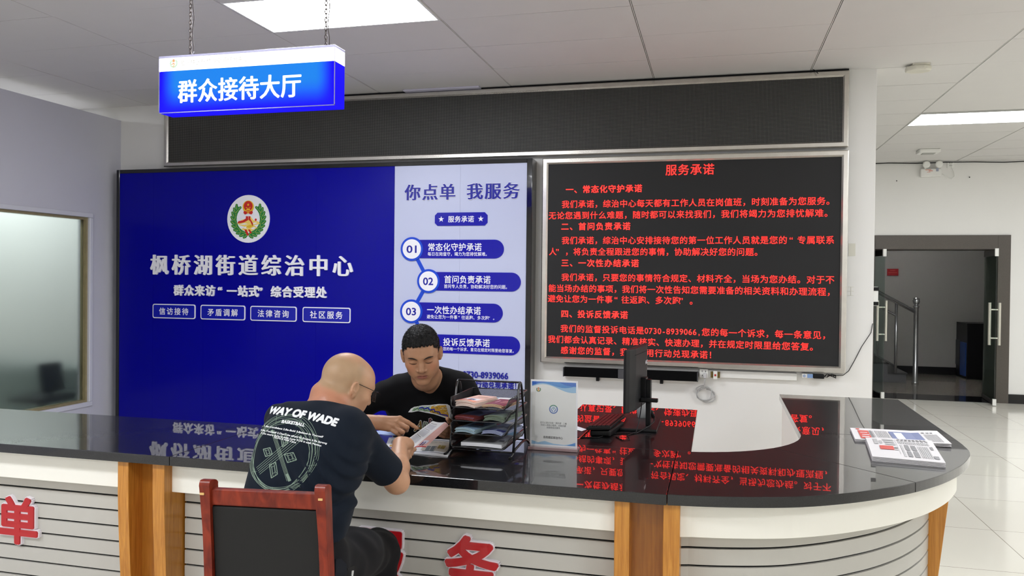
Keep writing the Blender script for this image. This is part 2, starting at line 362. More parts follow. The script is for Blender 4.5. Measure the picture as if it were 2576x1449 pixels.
# ================================================================== SIGNS AND SCREENS
BLUE = mat('board_blue', srgb(3, 2, 146), .2, spec=.18)
BLUE2 = mat('print_blue', srgb(12, 8, 165), .2, spec=.5)
BLUE3 = mat('bright_blue', srgb(14, 70, 205), .25)
NAVY = mat('navy_letter', srgb(18, 24, 150), .25)
PALE = mat('board_white', srgb(192, 198, 226), .22, spec=.5)
LETW = mat('letter_white', srgb(240, 240, 246), .4)
CLEAR_EDGE = mat('acrylic_edge', srgb(205, 205, 235), .15, trans=.4)
GREEN = mat('leaf_green', srgb(24, 128, 52), .4); GOLD = mat('gold_print', srgb(232, 190, 40), .4); REDP = mat('red_print', srgb(200, 34, 24), .4); GOLDL = mat('pale_gold_print', srgb(244, 214, 110), .4)
def emblem(mb, cx, cz, r, y, n=40, detail=True):
    """white disc (0) with green leaf wreath (1), gold (2), red (3) and pale gold (4) shapes, one above the other"""
    d = lambda k: y - .0008*k*max(1, r/.2)
    P = lambda pts, k, mi: plate(mb, [(cx+a*r, cz+b*r) for a, b in pts], d(k), d(k-1), mi)
    leaf_n = 0
    for sgn in (-1, 1):
        for t in np.linspace(-88, 34, 10 if detail else 7):
            a = R(t); bx, bz = .745*math.cos(a), .745*math.sin(a)
            for off in (-34, 26):
                ang = a+math.pi/2+R(off); L, Wd = .30, .078; pts = []; leaf_n += 1
                for q in np.linspace(0, 2*math.pi, 17)[:-1]:
                    u = .5*L*(1-math.cos(q)); v = Wd*math.sin(q)*(1+.16*math.cos(q*8))
                    pts.append((sgn*(bx+u*math.cos(ang)-v*math.sin(ang)), bz+u*math.sin(ang)+v*math.cos(ang)))
                if sgn > 0: pts = pts[::-1]
                k0 = 1+(leaf_n % 4)*.22; P(pts[::-1] if sgn > 0 else pts, k0, 1)
                ln = [(sgn*(bx+u*math.cos(ang)-v*math.sin(ang)), bz+u*math.sin(ang)+v*math.cos(ang)) for u, v in ((.03, -.008), (L*.9, -.003), (L*.9, .003), (.03, .008))]
                P(ln[::-1] if sgn > 0 else ln, k0+.2, 4)
    P(disc_pts(0, .56, .30, 28), 2, 2); P(disc_pts(0, .60, .235, 28), 3, 3)
    P([(a, b) for a, b in star_pts(0, .66, .075)], 4, 2)
    for a, b in ((-.1, .53), (.1, .53), (-.045, .5), (.045, .5)): P(star_pts(a, b, .035), 4, 2)
    P([(-.1, .4), (.1, .4), (.1, .44), (.06, .47), (-.06, .47), (-.1, .44)], 4, 2)
    P([(-.25, .28), (-.17, .2), (0, .26), (.17, .2), (.25, .28), (.22, .38), (0, .32), (-.22, .38)], 3, 3)
    P([(-.08, .3), (.08, .3), (.0, .24)], 4, 2)
    P([(-.58, -.2), (-.3, -.02), (-.1, -.05), (.12, .12), (.3, -.08), (.56, -.14), (.62, -.24), (.3, -.3), (.5, -.42), (.1, -.62), (-.35, -.5), (-.2, -.36), (-.45, -.3)], 2, 4)
    P([(-.58, -.2), (-.5, -.1), (-.3, -.08), (-.12, .02), (-.12, .12), (.0, .12), (.0, -.06), (-.2, -.16), (-.4, -.2)], 3, 3)
    P([(.02, .12), (.12, .12), (.12, .0), (.26, -.22), (.24, -.36), (.12, -.12), (.02, -.04)], 3, 3)
    P([(.34, -.04), (.4, .02), (.46, -.02), (.44, -.1), (.38, -.1)], 3, 3)
    P([(-.2, -.5), (-.08, -.5), (.05, -.74), (-.04, -.8)], 3, 3); P([(.0, -.5), (.1, -.5), (.2, -.66), (.12, -.7)], 3, 3)
    P([(-.12, -.42), (.12, -.42), (.3, -.3), (.1, -.28), (-.05, -.34)], 3, 2)
    for w_ in ([(-.46, -.27), (-.2, -.2), (-.02, -.24), (-.2, -.27)], [(.16, -.24), (.36, -.17), (.5, -.2), (.34, -.25)], [(-.3, -.42), (-.12, -.36), (.06, -.4), (-.12, -.46)], [(.14, -.46), (.3, -.38), (.42, -.42), (.26, -.5)]): P(w_, 2.6, 0)
EMB = None
def emblem_obj(name, parent, cx, cz, r, y, thick, disc=True, rim=1.12):
    mb = MB()
    if disc: plate(mb, disc_pts(cx, cz, r*rim, 48), y, y+thick, 0)
    emblem(mb, cx, cz, r, y)
    return mb.build(name, [LETW, GREEN, GOLD, REDP, GOLDL], parent)
# ------------------------------------------------------------------ hanging light box
def sign_face():
    m = bpy.data.materials.new('lit_blue_face'); m.use_nodes = True; nt = m.node_tree; b = nt.nodes['Principled BSDF']
    tc = nt.nodes.new('ShaderNodeTexCoord'); sp = nt.nodes.new('ShaderNodeSeparateXYZ'); nt.links.new(tc.outputs['Object'], sp.inputs[0])
    ab = nt.nodes.new('ShaderNodeMath'); ab.operation = 'ABSOLUTE'; nt.links.new(sp.outputs[0], ab.inputs[0])
    def sm(sock, a, c, to0, to1):
        r = nt.nodes.new('ShaderNodeMapRange'); r.interpolation_type = 'SMOOTHSTEP'
        for k, v in enumerate((a, c, to0, to1)): r.inputs[k+1].default_value = v
        nt.links.new(sock, r.inputs[0]); return r.outputs[0]
    mu = nt.nodes.new('ShaderNodeMath'); mu.operation = 'MULTIPLY'
    nt.links.new(sm(ab.outputs[0], .40, .50, 1, 0), mu.inputs[0]); nt.links.new(sm(sp.outputs[2], .0, .15, 0, 1), mu.inputs[1])
    mx = nt.nodes.new('ShaderNodeMix'); mx.data_type = 'RGBA'; nt.links.new(mu.outputs[0], mx.inputs[0])
    mx.inputs[6].default_value = (.006, 0, 1.05, 1); mx.inputs[7].default_value = (.01, .235, .86, 1)
    b.inputs['Base Color'].default_value = (.004, .004, .01, 1); b.inputs['Specular IOR Level'].default_value = .1; nt.links.new(mx.outputs[2], b.inputs['Emission Color']); b.inputs['Emission Strength'].default_value = 1
    return m
SX0, SX1, SZ0, SZ1, SZM, SY0, SY1 = -2.873, -1.851, 2.428, 2.729, 2.648, -2.9, -2.79
hs = thing('hanging_sign', 'lit blue and white light box sign hanging on chains from the ceiling', 'sign', ((SX0+SX1)/2, -2.9, SZ0))
SB = emitter('lit_blue_side', (.006, 0, 1.05, 1), 1.0); SW = emitter('lit_white', (1, 1, 1, 1), 2.2); STXT = emitter('lit_letter', (1, 1, 1, 1), 1.6, False)
mb = MB(); mb.box(SX0+.001, SX1-.001, SY0+.003, SY1, SZ0, SZM); mb.build('lower_case', SB, hs, bevel=.003)
mb = MB(); mb.box(SX0+.008, SX1-.008, SY0+.001, SY0+.003, SZ0+.004, SZM); mb.build('blue_face', sign_face(), hs)
mb = MB(); mb.box(SX0+.001, SX1-.001, SY0+.001, SY1, SZM, SZ1-.012); mb.build('white_band', SW, hs)
mb = MB(); mb.box(SX0, SX1, SY0-.001, SY1+.001, SZ1-.012, SZ1); mb.build('top_cap', CLEAR_EDGE, hs, bevel=.002)
mb = MB()
for x in (SX0, SX1-.004):
    mb.box(x, x+.004, SY0-.0015, SY0+.002, SZ0, SZ1-.012)
mb.box(SX0, SX1, SY0-.0015, SY0+.002, SZ0-.001, SZ0+.003)
mb.build('edge_strip', CLEAR_EDGE, hs)
mb = MB(); line_of(mb, '群众接待大厅', -2.757, -2.032, 2.537, .128, SY0, bold=.012, smear=.03, lift=.001); mb.build('lettering', STXT, hs)
mb = MB(); line_of(mb, '岳阳楼区枫桥湖街道综治中心', -2.742, -2.338, 2.688, .033, SY0, lift=.001); mb.build('faint_lettering', emitter('washed_letter', (.62, .58, .50, 1), 1.0, False), hs)
mb = MB(); emblem(mb, -2.782, 2.687, .026, SY0, detail=False)
mb.build('emblem', [SW]+[emitter('washed_'+n, c, 1.1, False) for n, c in (('green', (.4, .75, .45, 1)), ('gold', (.9, .7, .3, 1)), ('red', (.75, .3, .15, 1)), ('pale', (.95, .85, .6, 1)))], hs)
WIRE = mat('chain_metal', srgb(120, 112, 108), .4, metal=.8)
for x in (-2.722, -1.931):
    mb = MB(); z = SZ1
    k = 0
    while z < CZ:
        pts = []
        for q in range(10):
            a = 2*math.pi*q/10; u, w = .0065*math.cos(a), .0145*math.sin(a)
            pts.append((x+(u if k % 2 == 0 else 0), -2.845+(0 if k % 2 == 0 else u), z+.0145+w))
        mb.tube(pts, .0022, 6, closed=True); z += .0215; k += 1
    mb.build('chain', WIRE, hs, smooth=True)
    mb = MB().tube([(x+.012+.005*math.sin(q*1.1), -2.838, SZ1+q*.03) for q in range(17)], .0022, 6); mb.build('cord', mat('sign_cord', srgb(92, 84, 84), .6), hs, smooth=True)
mb = MB().tube([(-2.715, -2.85, SZ1), (-2.69, -2.86, SZ1+.025)], .003, 6); mb.build('cable_tie', WHITEP, hs)
# ------------------------------------------------------------------ LED screens
def led_grid(name, pitch, base, dot, size):
    m = mat(name, base, .55, spec=.3); nt = m.node_tree; I = nt.nodes['Principled BSDF'].inputs
    tc = nt.nodes.new('ShaderNodeTexCoord'); sp = nt.nodes.new('ShaderNodeSeparateXYZ'); nt.links.new(tc.outputs['Object'], sp.inputs[0])
    out = []
    for k in (0, 2):
        a = nt.nodes.new('ShaderNodeMath'); a.operation = 'MULTIPLY'; a.inputs[1].default_value = 1/pitch; nt.links.new(sp.outputs[k], a.inputs[0])
        fr = nt.nodes.new('ShaderNodeMath'); fr.operation = 'FRACT'; nt.links.new(a.outputs[0], fr.inputs[0])
        lt = nt.nodes.new('ShaderNodeMath'); lt.operation = 'LESS_THAN'; lt.inputs[1].default_value = size; nt.links.new(fr.outputs[0], lt.inputs[0]); out.append(lt.outputs[0])
    mu = nt.nodes.new('ShaderNodeMath'); mu.operation = 'MULTIPLY'; nt.links.new(out[0], mu.inputs[0]); nt.links.new(out[1], mu.inputs[1])
    mx = nt.nodes.new('ShaderNodeMix'); mx.data_type = 'RGBA'; nt.links.new(mu.outputs[0], mx.inputs[0]); mx.inputs[6].default_value = base; mx.inputs[7].default_value = dot
    nt.links.new(mx.outputs[2], I['Base Color']); return m
def steel_frame(parent, x0, x1, z0, z1, t, y0, y1):
    """mitred frame with a sloping inner lip"""
    def side(a, b):                     # a, b: outer and inner corner pairs
        (ax, az, ix, iz), (bx, bz, jx, jz) = a, b
        mid = lambda o, i, k: o+(i-o)*k
        V = []
        for (ox, oz, nx, nz) in (a, b):
            V += [(ox, y1, oz), (ox, y0+.008, oz), (mid(ox, nx, .15), y0, mid(oz, nz, .15)), (mid(ox, nx, .75), y0, mid(oz, nz, .75)), (nx, y0+.014, nz), (nx, y1, nz)]
        return V, [(i, i+1, i+7, i+6) for i in range(5)] + [(5, 0, 6, 11)]
    C = [(x0, z0, x0+t, z0+t), (x1, z0, x1-t, z0+t), (x1, z1, x1-t, z1-t), (x0, z1, x0+t, z1-t)]
    for k, nm in enumerate(('bottom', 'right', 'top', 'left')):
        mb = MB(); v, f = side(C[k], C[(k+1) % 4]); mb.add(v, f); mb.build('frame_rail', STEEL, parent)
l1 = thing('led_ticker_screen', 'long dark unlit screen strip in a steel frame high on the wall', 'screen', (-2.08, 0, 2.605))
steel_frame(l1, -5.121, .966, 2.607, 3.192, .046, -.0, .06)
mb = MB(); mb.box(-5.08, .925, .018, .05, 2.65, 3.15); mb.build('screen', led_grid('led_dots', .01, srgb(20, 20, 21), srgb(118, 117, 114), .52), l1)
mb = MB(); mb.box(-5.12, .966, .03, .06, 3.192, 3.21); mb.build('ceiling_gap_shadow', DARK, l1)  # dark strip standing in for the shadow between screen and ceiling
bar = MB().box(-2.66, -1.97, -.05, .025, 3.194, 3.2085); tag(bar.build('cable_duct', mat('lilac_white', srgb(198, 196, 214), .5), bevel=.003), 'short white duct lying on top of the long dark screen strip', 'duct')
l2 = thing('led_text_screen', 'black screen with lines of glowing red characters in a steel frame', 'screen', (-.22, 0, .876))
steel_frame(l2, -1.42, .969, .876, 2.582, .049, -.012, .06)
mb = MB(); mb.box(-1.38, .93, .008, .05, .915, 2.54); mb.build('screen', mat('led_black', srgb(42, 42, 43), .6, spec=.25), l2)
LRED = emitter('led_red', (1, .034, .026, 1), 2.6, False); LRIM = emitter('led_deep_red', (1, .004, .006, 1), 1.05, False)
ROWS = [('服务承诺', -.41, -.021, 2.463, .098), ('一、常态化守护承诺', -1.225, -.589, 2.32, .07), ('我们承诺，综治中心每天都有工作人员在岗值班，时刻准备为您服务。', -1.257, .88, 2.198, .07),
 ('无论您遇到什么难题，随时都可以来找我们，我们将竭力为您排忧解难。', -1.368, .868, 2.105, .07), ('二、首问负责承诺', -1.262, -.679, 2.013, .07),
 ('我们承诺，综治中心安排接待您的第一位工作人员就是您的“专属联系', -1.254, .879, 1.897, .07), ('人”，将负责全程跟进您的事情，协助解决好您的问题。', -1.361, .356, 1.804, .07),
 ('三、一次性办结承诺', -1.258, -.607, 1.71, .07), ('我们承诺，只要您的事情符合规定、材料齐全，当场为您办结。对于不', -1.253, .883, 1.591, .07),
 ('能当场办结的事项，我们将一次性告知您需要准备的相关资料和办理流程，', -1.362, .893, 1.498, .07), ('避免让您为一件事“往返跑、多次跑”。', -1.366, -.137, 1.411, .07),
 ('四、投诉反馈承诺', -1.254, -.692, 1.286, .07), ('我们的监督投诉电话是0730-8939066,您的每一个诉求，每一条意见，', -1.256, .865, 1.163, .07),
 ('我们都会认真记录、精准核实、快速办理，并在规定时限里给您答复。', -1.362, .776, 1.071, .07), ('感谢您的监督，我们将用行动兑现承诺！', -1.253, .017, .982, .07)]
for k, (t, a, b, z, h) in enumerate(ROWS):
    mb = MB(); h *= .95; bo = .012 if k in (1, 4, 7, 11) else 0; line_of(mb, t, a, b, z, h, .008, bold=bo+.014, lift=.0004, mi=1); line_of(mb, t, a, b, z, h, .008, bold=bo, lift=.0018); mb.build('text_line', [LRED, LRIM], l2)
# ------------------------------------------------------------------ blue and white backdrop board
BY = -.1
bb = thing('backdrop_board', 'large deep blue and white information board with raised white lettering', 'board', (-3.5, -.02, .1))
mb = MB(); z0, z1 = .1, 2.572
mb.box(-5.557, -5.521, BY-.006, .055, z0, z1); mb.box(-1.53, -1.483, BY-.006, .055, z0, z1); mb.box(-5.521, -1.53, BY-.006, .055, 2.536, z1); mb.box(-5.521, -1.53, BY-.006, .055, z0, z0+.04)
mb.build('frame', BLACKG, bb, bevel=.004)
mb = MB(); seams = [-5.521, -5.145, -4.6, -4.05, -3.45, -2.709]
for a, b in zip(seams, seams[1:]): mb.box(a+.0004, b-.0004, BY, 0, z0+.04, 2.536)
mb.build('blue_panel', BLUE, bb)
mb = MB()
for a, b in ((-2.707, -2.11), (-2.11, -1.53)): mb.box(a+.0005, b-.0005, BY, 0, z0+.04, 2.536)
mb.build('white_panel', PALE, bb)
emblem_obj('emblem', bb, -4.132, 2.093, .194, BY-.008, .008)
mb = MB(); line_of(mb, '枫桥湖街道综治中心', -5.187, -3.07, 1.671, .2, BY, bold=.008, depth=.007, smear=.032); mb.build('title_lettering', LETW, bb)
mb = MB(); line_of(mb, '群众来访“一站式”综合受理处', -4.915, -3.335, 1.434, .104, BY, bold=.03, depth=.008); mb.build('subtitle_lettering', LETW, bb)
for t, a, b in (('信访接待', -5.143, -4.681), ('矛盾调解', -4.624, -4.158), ('法律咨询', -4.104, -3.637), ('社区服务', -3.577, -3.111)):
    mb = MB(); plate(mb, round_rect(a, b, 1.167, 1.302, .02), BY-.008, BY, 0); plate(mb, round_rect(a+.009, b-.009, 1.176, 1.293, .014), BY-.009, BY-.0075, 1)
    pq = mb.build('plaque', [LETW, mat('plaque_blue', srgb(8, 20, 170), .2)], bb)
    c = (a+b)/2; mb = MB(); line_of(mb, t, c-.166, c+.166, 1.235, .071, BY-.009, bold=.014); mb.build('lettering', LETW, pq)
for t, a, b in (('你点单', -2.616, -2.142), ('我服务', -2.058, -1.582)):
    mb = MB(); line_of(mb, t, a, b, 2.307, .146, BY, bold=.035, depth=.003, smear=.03, mi=0); line_of(mb, t, a, b, 2.307, .146, BY-.0045, bold=.008, depth=.002, smear=.03, mi=1)
    mb.build('heading_lettering', [LETW, NAVY], bb)
mb = MB(); o = .024
plate(mb, [(-2.334+o, 2.018), (-1.866-o, 2.018), (-1.866, 2.018+o), (-1.866, 2.13-o), (-1.866-o, 2.13), (-2.334+o, 2.13), (-2.334, 2.13-o), (-2.334, 2.018+o)], BY-.006, BY, 0)
bd = mb.build('badge', BLUE2, bb)
mb = MB(); line_of(mb, '服务承诺', -2.216, -1.982, 2.074, .058, BY-.006, bold=.012)
for x in (-2.276, -1.924): plate(mb, star_pts(x, 2.074, .026), BY-.008, BY-.006)
mb.build('badge_lettering', LETW, bd)
mb = MB()
for (a, b), (c, d) in (((-2.54, 1.82), (-2.386, 1.545)), ((-2.386, 1.545), (-2.54, 1.276)), ((-2.54, 1.276), (-2.386, .997))):
    L = math.hypot(c-a, d-b); nx, nz = -(d-b)/L*.016, (c-a)/L*.016
    plate(mb, [(a+nx, b+nz), (a-nx, b-nz), (c-nx, d-nz), (c+nx, d+nz)][::-1], BY-.003, BY)
mb.build('connector', BLUE3, bb)
ITEMS = [('01', -2.54, 1.82, -1.721, '常态化守护承诺', '每日在岗值守，竭力为您排忧解难。', -2.397, -1.912, -1.846), ('02', -2.386, 1.545, -1.572, '首问负责承诺', '首问专人负责，协助解决好您的问题。', -2.247, -1.831, -1.668),
         ('03', -2.54, 1.283, -1.725, '一次性办结承诺', '避免让您为一件事“往返跑、多次跑”。', -2.4, -1.914, -1.775), ('04', -2.386, 1.012, -1.573, '投诉反馈承诺', '您的每一个诉求、意见在规定时限里给您答复。', -2.25, -1.832, -1.607)]
for no, cx, cz, xe, t1, t2, xa, xb, xc in ITEMS:
    mb = MB(); rr = .079; poly = [(cx, cz-rr)] + [(xe-rr+rr*math.cos(R(q)), cz+rr*math.sin(R(q))) for q in range(-90, 91, 12)] + [(cx, cz+rr)]
    plate(mb, poly, BY-.005, BY, 0); pl = mb.build('pill_banner', BLUE2, bb)
    mb = MB(); line_of(mb, t1, xa, xb, cz+.017, .071, BY-.005, bold=.014); line_of(mb, t2, xa, xc, cz-.042, .0365 if no != '04' else .033, BY-.005, bold=.008); mb.build('lettering', LETW, pl)
    mb = MB(); plate(mb, disc_pts(cx, cz, .103, 40), BY-.009, BY, 0); plate(mb, disc_pts(cx, cz, .084, 40), BY-.0105, BY-.0085, 1); dk = mb.build('number_disc', [BLUE3, LETW], bb)
    mb = MB(); free_text(mb, no, cx-.048, cx+.045, cz-.032, .064, BY-.0105, bold=.02); mb.build('numeral', NAVY, dk)
mb = MB(); free_text(mb, '0730-8939066', -2.072, -1.672, .733, .054, BY, bold=.018, depth=.004); mb.build('phone_lettering', NAVY, bb)
mb = MB(); line_of(mb, '用行动兑现承诺！', -2.013, -1.565, .68, .060, BY, bold=.02, depth=.004); mb.build('footer_lettering', NAVY, bb)
# ------------------------------------------------------------------ things on the back wall
sbx = thing('soundbar', 'long black soundbar on the wall under the red text screen', 'speaker', (-.675, .02, .765))
mb = MB(); mb.box(-1.219, -.132, -.03, .045, .768, .84); mb.build('body', mat('speaker_cloth', srgb(7, 7, 8), .8, spec=.1), sbx, bevel=.004)
mb = MB(); mb.box(-1.222, -1.214, -.033, .045, .766, .842); mb.box(-.137, -.129, -.033, .045, .766, .842); mb.box(-.765, -.715, -.033, .03, .766, .842); mb.build('end_cap', mat('cap_grey', srgb(70, 70, 74), .4), sbx)
mb = MB(); mb.box(-.43, -.405, .0, .06, .735, .77); mb.box(-.95, -.925, .0, .06, .735, .77); mb.build('bracket', BLACK, sbx)
tr = MB(); tr.box(-1.2, -.125, .046, .06, .755, .772); tr.box(-.125, .62, .03, .06, .80, .858); tag(tr.build('cable_trunking', WHITEP, bevel=.004), 'white cable trunking along the wall below the red text screen', 'trunking')
def wall_socket(name, x, z, label, s=.043, y=.06, plug=False):
    t = thing(name, label, 'socket', (x, y, z))
    mb = MB().box(x-s, x+s, y-.012, y, z-s, z+s); mb.build('plate', WHITEP, t, bevel=.004)
    mb = MB(); mb.box(x-.016, x-.012, y-.0135, y-.011, z+.012, z+.024); mb.box(x+.012, x+.016, y-.0135, y-.011, z+.012, z+.024)
    for q in (-1, 0, 1): mb.box(x+q*.012-.002, x+q*.012+.002, y-.0135, y-.011, z-.02, z-.009)
    mb.build('slots', DARK, t); return t
wall_socket('wall_socket', -.085, .83, 'white wall socket beside the right end of the black soundbar', .035, .03)
cp = thing('coiled_cable', 'grey cable looped and hanging from the socket beside the soundbar', 'cable', (-.07, .02, .62))
mb = MB(); mb.box(-.088, -.062, -.01, .018, .795, .835); mb.build('plug', mat('plug_grey', srgb(190, 190, 192), .5), cp, bevel=.005)
mb = MB(); pts = [(-.075, .0, .80), (-.078, .005, .74)]
for q in range(46):
    a = q*.42; pts.append((-.085+.012*q/20+.065*math.cos(a+1.6)*(1+.15*math.sin(q)), .03+.0012*q*.3, .675-.03*q/46+.055*math.sin(a+1.6)))
mb.tube(pts, .0045, 6); mb.build('cord', mat('cable_grey', srgb(176, 176, 176), .5), cp, smooth=True)
br = thing('circuit_breaker', 'small breaker module with brass ends on the wall trunking', 'breaker', (.005, .02, .8))
mb = MB().box(-.012, .02, .0, .03, .79, .855); mb.build('body', WHITEP, br, bevel=.003)
mb = MB(); mb.box(-.032, -.012, .012, .03, .80, .848); mb.box(.02, .04, .012, .03, .80, .848); mb.build('terminal', mat('brass', srgb(120, 104, 60), .4, metal=.6), br)
MB().box(-.003, .011, -.004, .0, .815, .83).build('switch', mat('red_switch', srgb(170, 40, 36), .5), br)
ps = thing('power_strip', 'white and blue power strip under the lower right corner of the red text screen', 'power strip', (.7, .02, .84))
mb = MB().box(.655, .737, .01, .06, .825, .862); mb.build('body', WHITEP, ps, bevel=.006)
MB().box(.695, .735, .004, .012, .829, .858).build('socket_face', mat('socket_blue', srgb(120, 150, 196), .5), ps)
mb = MB(); mb.lathe([(.011, 0), (.011, .004), (.004, .005)], n=16, M=Matrix.Translation((.673, .01, .843)) @ Matrix.Rotation(R(90), 4, 'X')); mb.build('switch', mat('strip_grey', srgb(150, 165, 190), .5), ps)
pa = thing('power_adapter', 'black power adapter plugged into the white power strip', 'adapter', (.78, .02, .84))
mb = MB().box(.738, .818, .0, .045, .826, .86); mb.build('body', BLACK, pa, bevel=.006)
mb = MB(); pts = [(.818, .02, .842)] + [(.825+.085*(.5-.5*math.cos(q*.9)), .04-.01*math.sin(q*2.2), .846+.016*math.sin(q*1.7)) for q in range(1, 14)] + [(.96, .05, .855), (1.0, .052, .89), (1.04, .053, .97), (1.09, .053, 1.08), (1.155, .052, 1.19), (1.165, .05, 1.26)]
mb.tube(pts, .0028, 6); mb.build('cord', BLACK, pa, smooth=True)
cr_ = thing('card_reader', 'small white and black access control box on the end edge of the white wall', 'card reader', (1.185, .1, 1.47))
mb = MB().box(1.17, 1.205, .07, .14, 1.395, 1.54); mb.build('body', WHITEP, cr_, bevel=.004)
mb = MB(); mb.box(1.172, 1.207, .066, .1, 1.51, 1.538); mb.box(1.172, 1.207, .066, .1, 1.398, 1.425); mb.build('black_panel', BLACK, cr_)
STAIN = mat('tape_residue', srgb(212, 210, 198), .8)
for nm, (a, b, c, d), lab in (('tape_remnant', (.985, 1.035, 1.775, 1.872), 'torn tape remnant on the white wall end beside the text screen'), ('patch_outline', (.985, 1.028, 1.47, 1.535), 'faint square patch on the white wall end beside the text screen')):
    mb = MB(); mb.box(a, b, .0575, .0605, c, d) if nm == 'tape_remnant' else [mb.box(a, b, .0575, .0605, z, z+.003) for z in (c, d, (c+d)/2)] and mb.box((a+b)/2, (a+b)/2+.003, .0575, .0605, c, d)
    tag(mb.build(nm, STAIN), lab, 'mark')
# ------------------------------------------------------------------ far wall and ceiling fittings
el = thing('emergency_light', 'white twin-head emergency lamp high on the far wall', 'emergency lamp', (2.77, 5.2, 3.02))
mb = MB().box(2.643, 2.9, 5.19, 5.25, 3.0, 3.11); mb.build('body', WHITEP, el, bevel=.012, bseg=3)
for x in (2.7, 2.855):
    mb = MB(); M = Matrix.Translation((x, 5.14, 3.158)) @ Matrix.Rotation(R(98), 4, 'X')
    mb.lathe([(.02, -.05), (.04, -.03), (.047, 0), (.045, .008), (.03, .012), (.001, .013)], n=20, M=M); mb.tube([(x, 5.22, 3.10), (x, 5.17, 3.15)], .012); mb.build('lamp_head', WHITEP, el, smooth=True)
mb = MB(); mb.box(2.70, 2.77, 5.187, 5.19, 3.09, 3.096); mb.box(2.74, 2.79, 5.187, 5.19, 3.075, 3.081); mb.box(2.72, 2.76, 5.187, 5.19, 3.06, 3.064); mb.build('print', mat('orange_print', srgb(206, 92, 50), .5), el)
MB().box(2.83, 2.86, 5.186, 5.19, 3.07, 3.115).build('label_patch', mat('grey_patch', srgb(150, 155, 170), .5), el)
MB().tube([(2.9, 5.23, 3.05), (2.94, 5.235, 3.03), (2.98, 5.235, 2.985), (3.03, 5.235, 2.97), (3.065, 5.235, 3.0), (3.06, 5.235, 3.06), (3.03, 5.235, 3.12), (3.02, 5.225, 3.16)], .005, 8).build('cord', WHITEP, el, smooth=True)
wall_socket('wall_socket', 3.02, 3.165, 'white wall socket next to the emergency lamp on the far wall', .045, 5.25)
wc = MB(); pts = [(1.9+.35*k, 5.235, 3.195+.008*math.sin(k*2.1)-.012*(k > 3)) for k in range(15)]; wc.tube(pts, .006, 6); tag(wc.build('wall_cable', BLACK, smooth=True), 'thin dark cable running along the top of the far wall', 'cable')
sd = thing('smoke_detector', 'cream angular detector on the ceiling right of the white wall end', 'detector', (1.45, .04, CZ))
CRM = mat('cream_plastic', srgb(214, 211, 198), .45)
mb = MB(); mb.box(1.4, 1.52, -.03, .05, CZ-.012, CZ); mb.build('mount', CRM, sd)
mb = MB(); mb.prism([(1.45+.095*math.cos(R(22.5+45*k)), .03+.075*math.sin(R(22.5+45*k))) for k in range(8)], CZ-.05, CZ-.012); mb.build('housing', CRM, sd, bevel=.012, bseg=3)
s2 = thing('smoke_detector', 'small white detector on the ceiling above the emergency lamp', 'detector', (2.51, 4.21, CZ))
mb = MB(); mb.box(2.38, 2.62, 4.1, 4.3, CZ-.045, CZ); mb.build('housing', WHITEP, s2, bevel=.012); MB().box(2.43, 2.57, 4.15, 4.26, CZ-.052, CZ-.044).build('grille', mat('grille_grey', srgb(170, 170, 166), .6), s2)
for x, z, l in ((2.36, 2.96, 'dark screw hole in the far wall left of the emergency lamp'), (3.25, 2.99, 'dark screw hole in the far wall right of the emergency lamp')):
    tag(MB().box(x-.006, x+.006, 5.244, 5.25, z-.006, z+.006).build('screw_hole', BLACK), l, 'screw hole')
tag(MB().tube([(.70, -.02, 3.205), (.72, -.03, 3.19), (.735, -.045, 3.165)], .003, 6).build('loose_wire', BLACK, smooth=True), 'short loose wire end poking from the ceiling joint above the screen', 'wire')
# ================================================================== RECEPTION COUNTER
def granite():
    m = mat('black_granite', srgb(20, 20, 23), .32, spec=.22, coat=1.0, coat_rough=.012); nt = m.node_tree; I = nt.nodes['Principled BSDF'].inputs
    tc = nt.nodes.new('ShaderNodeTexCoord'); n = nt.nodes.new('ShaderNodeTexNoise'); n.inputs['Scale'].default_value = 380; n.inputs['Detail'].default_value = 3
    nt.links.new(tc.outputs['Object'], n.inputs['Vector'])
    cr = nt.nodes.new('ShaderNodeValToRGB'); e = cr.color_ramp.elements; e[0].position = .45; e[0].color = srgb(9, 9, 11); e[1].position = .72; e[1].color = srgb(31, 32, 37)
    nt.links.new(n.outputs['Fac'], cr.inputs[0]); nt.links.new(cr.outputs[0], I['Base Color'])
    return m
GRA = granite()
CREAM = mat('cream_laminate', srgb(246, 244, 235), .5, noise=.02, nscale=4)
SLAT = mat('slat_laminate', srgb(190, 188, 182), .5, noise=.02, nscale=5)
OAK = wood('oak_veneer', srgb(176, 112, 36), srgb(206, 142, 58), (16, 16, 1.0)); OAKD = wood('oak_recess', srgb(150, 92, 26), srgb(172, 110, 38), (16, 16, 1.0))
TZ0, TZ1 = .75, .79
def catmull(P, n=6):
    P = [Vector((*p, 0)) for p in P]; out = []
    for i in range(len(P)-1):
        a, b, c, d = P[max(i-1, 0)], P[i], P[i+1], P[min(i+2, len(P)-1)]
        for k in range(n):
            t = k/n; out.append(.5*((2*b)+(c-a)*t+(2*a-5*b+4*c-d)*t*t+(3*b-a-3*c+d)*t**3))
    out.append(P[-1]); return [(p.x, p.y) for p in out]
OUT = catmull([(-.163, -3.578), (.057, -3.544), (.283, -3.477), (.467, -3.375), (.62, -3.257), (.767, -3.118), (.91, -2.94), (1.034, -2.733), (1.119, -2.536), (1.155, -2.41), (1.168, -2.28), (1.174, -2.15)])
INN = [(-.193+.623*math.sin(R(a)), -2.19-.623*math.cos(R(a))) for a in range(0, 91, 6)]
def offset(path, d):
    P = [Vector((*p, 0)) for p in path]; res = []
    for i, p in enumerate(P):
        t = (P[min(i+1, len(P)-1)]-P[max(i-1, 0)]).normalized(); res.append((p.x-t.y*d, p.y+t.x*d))
    return res
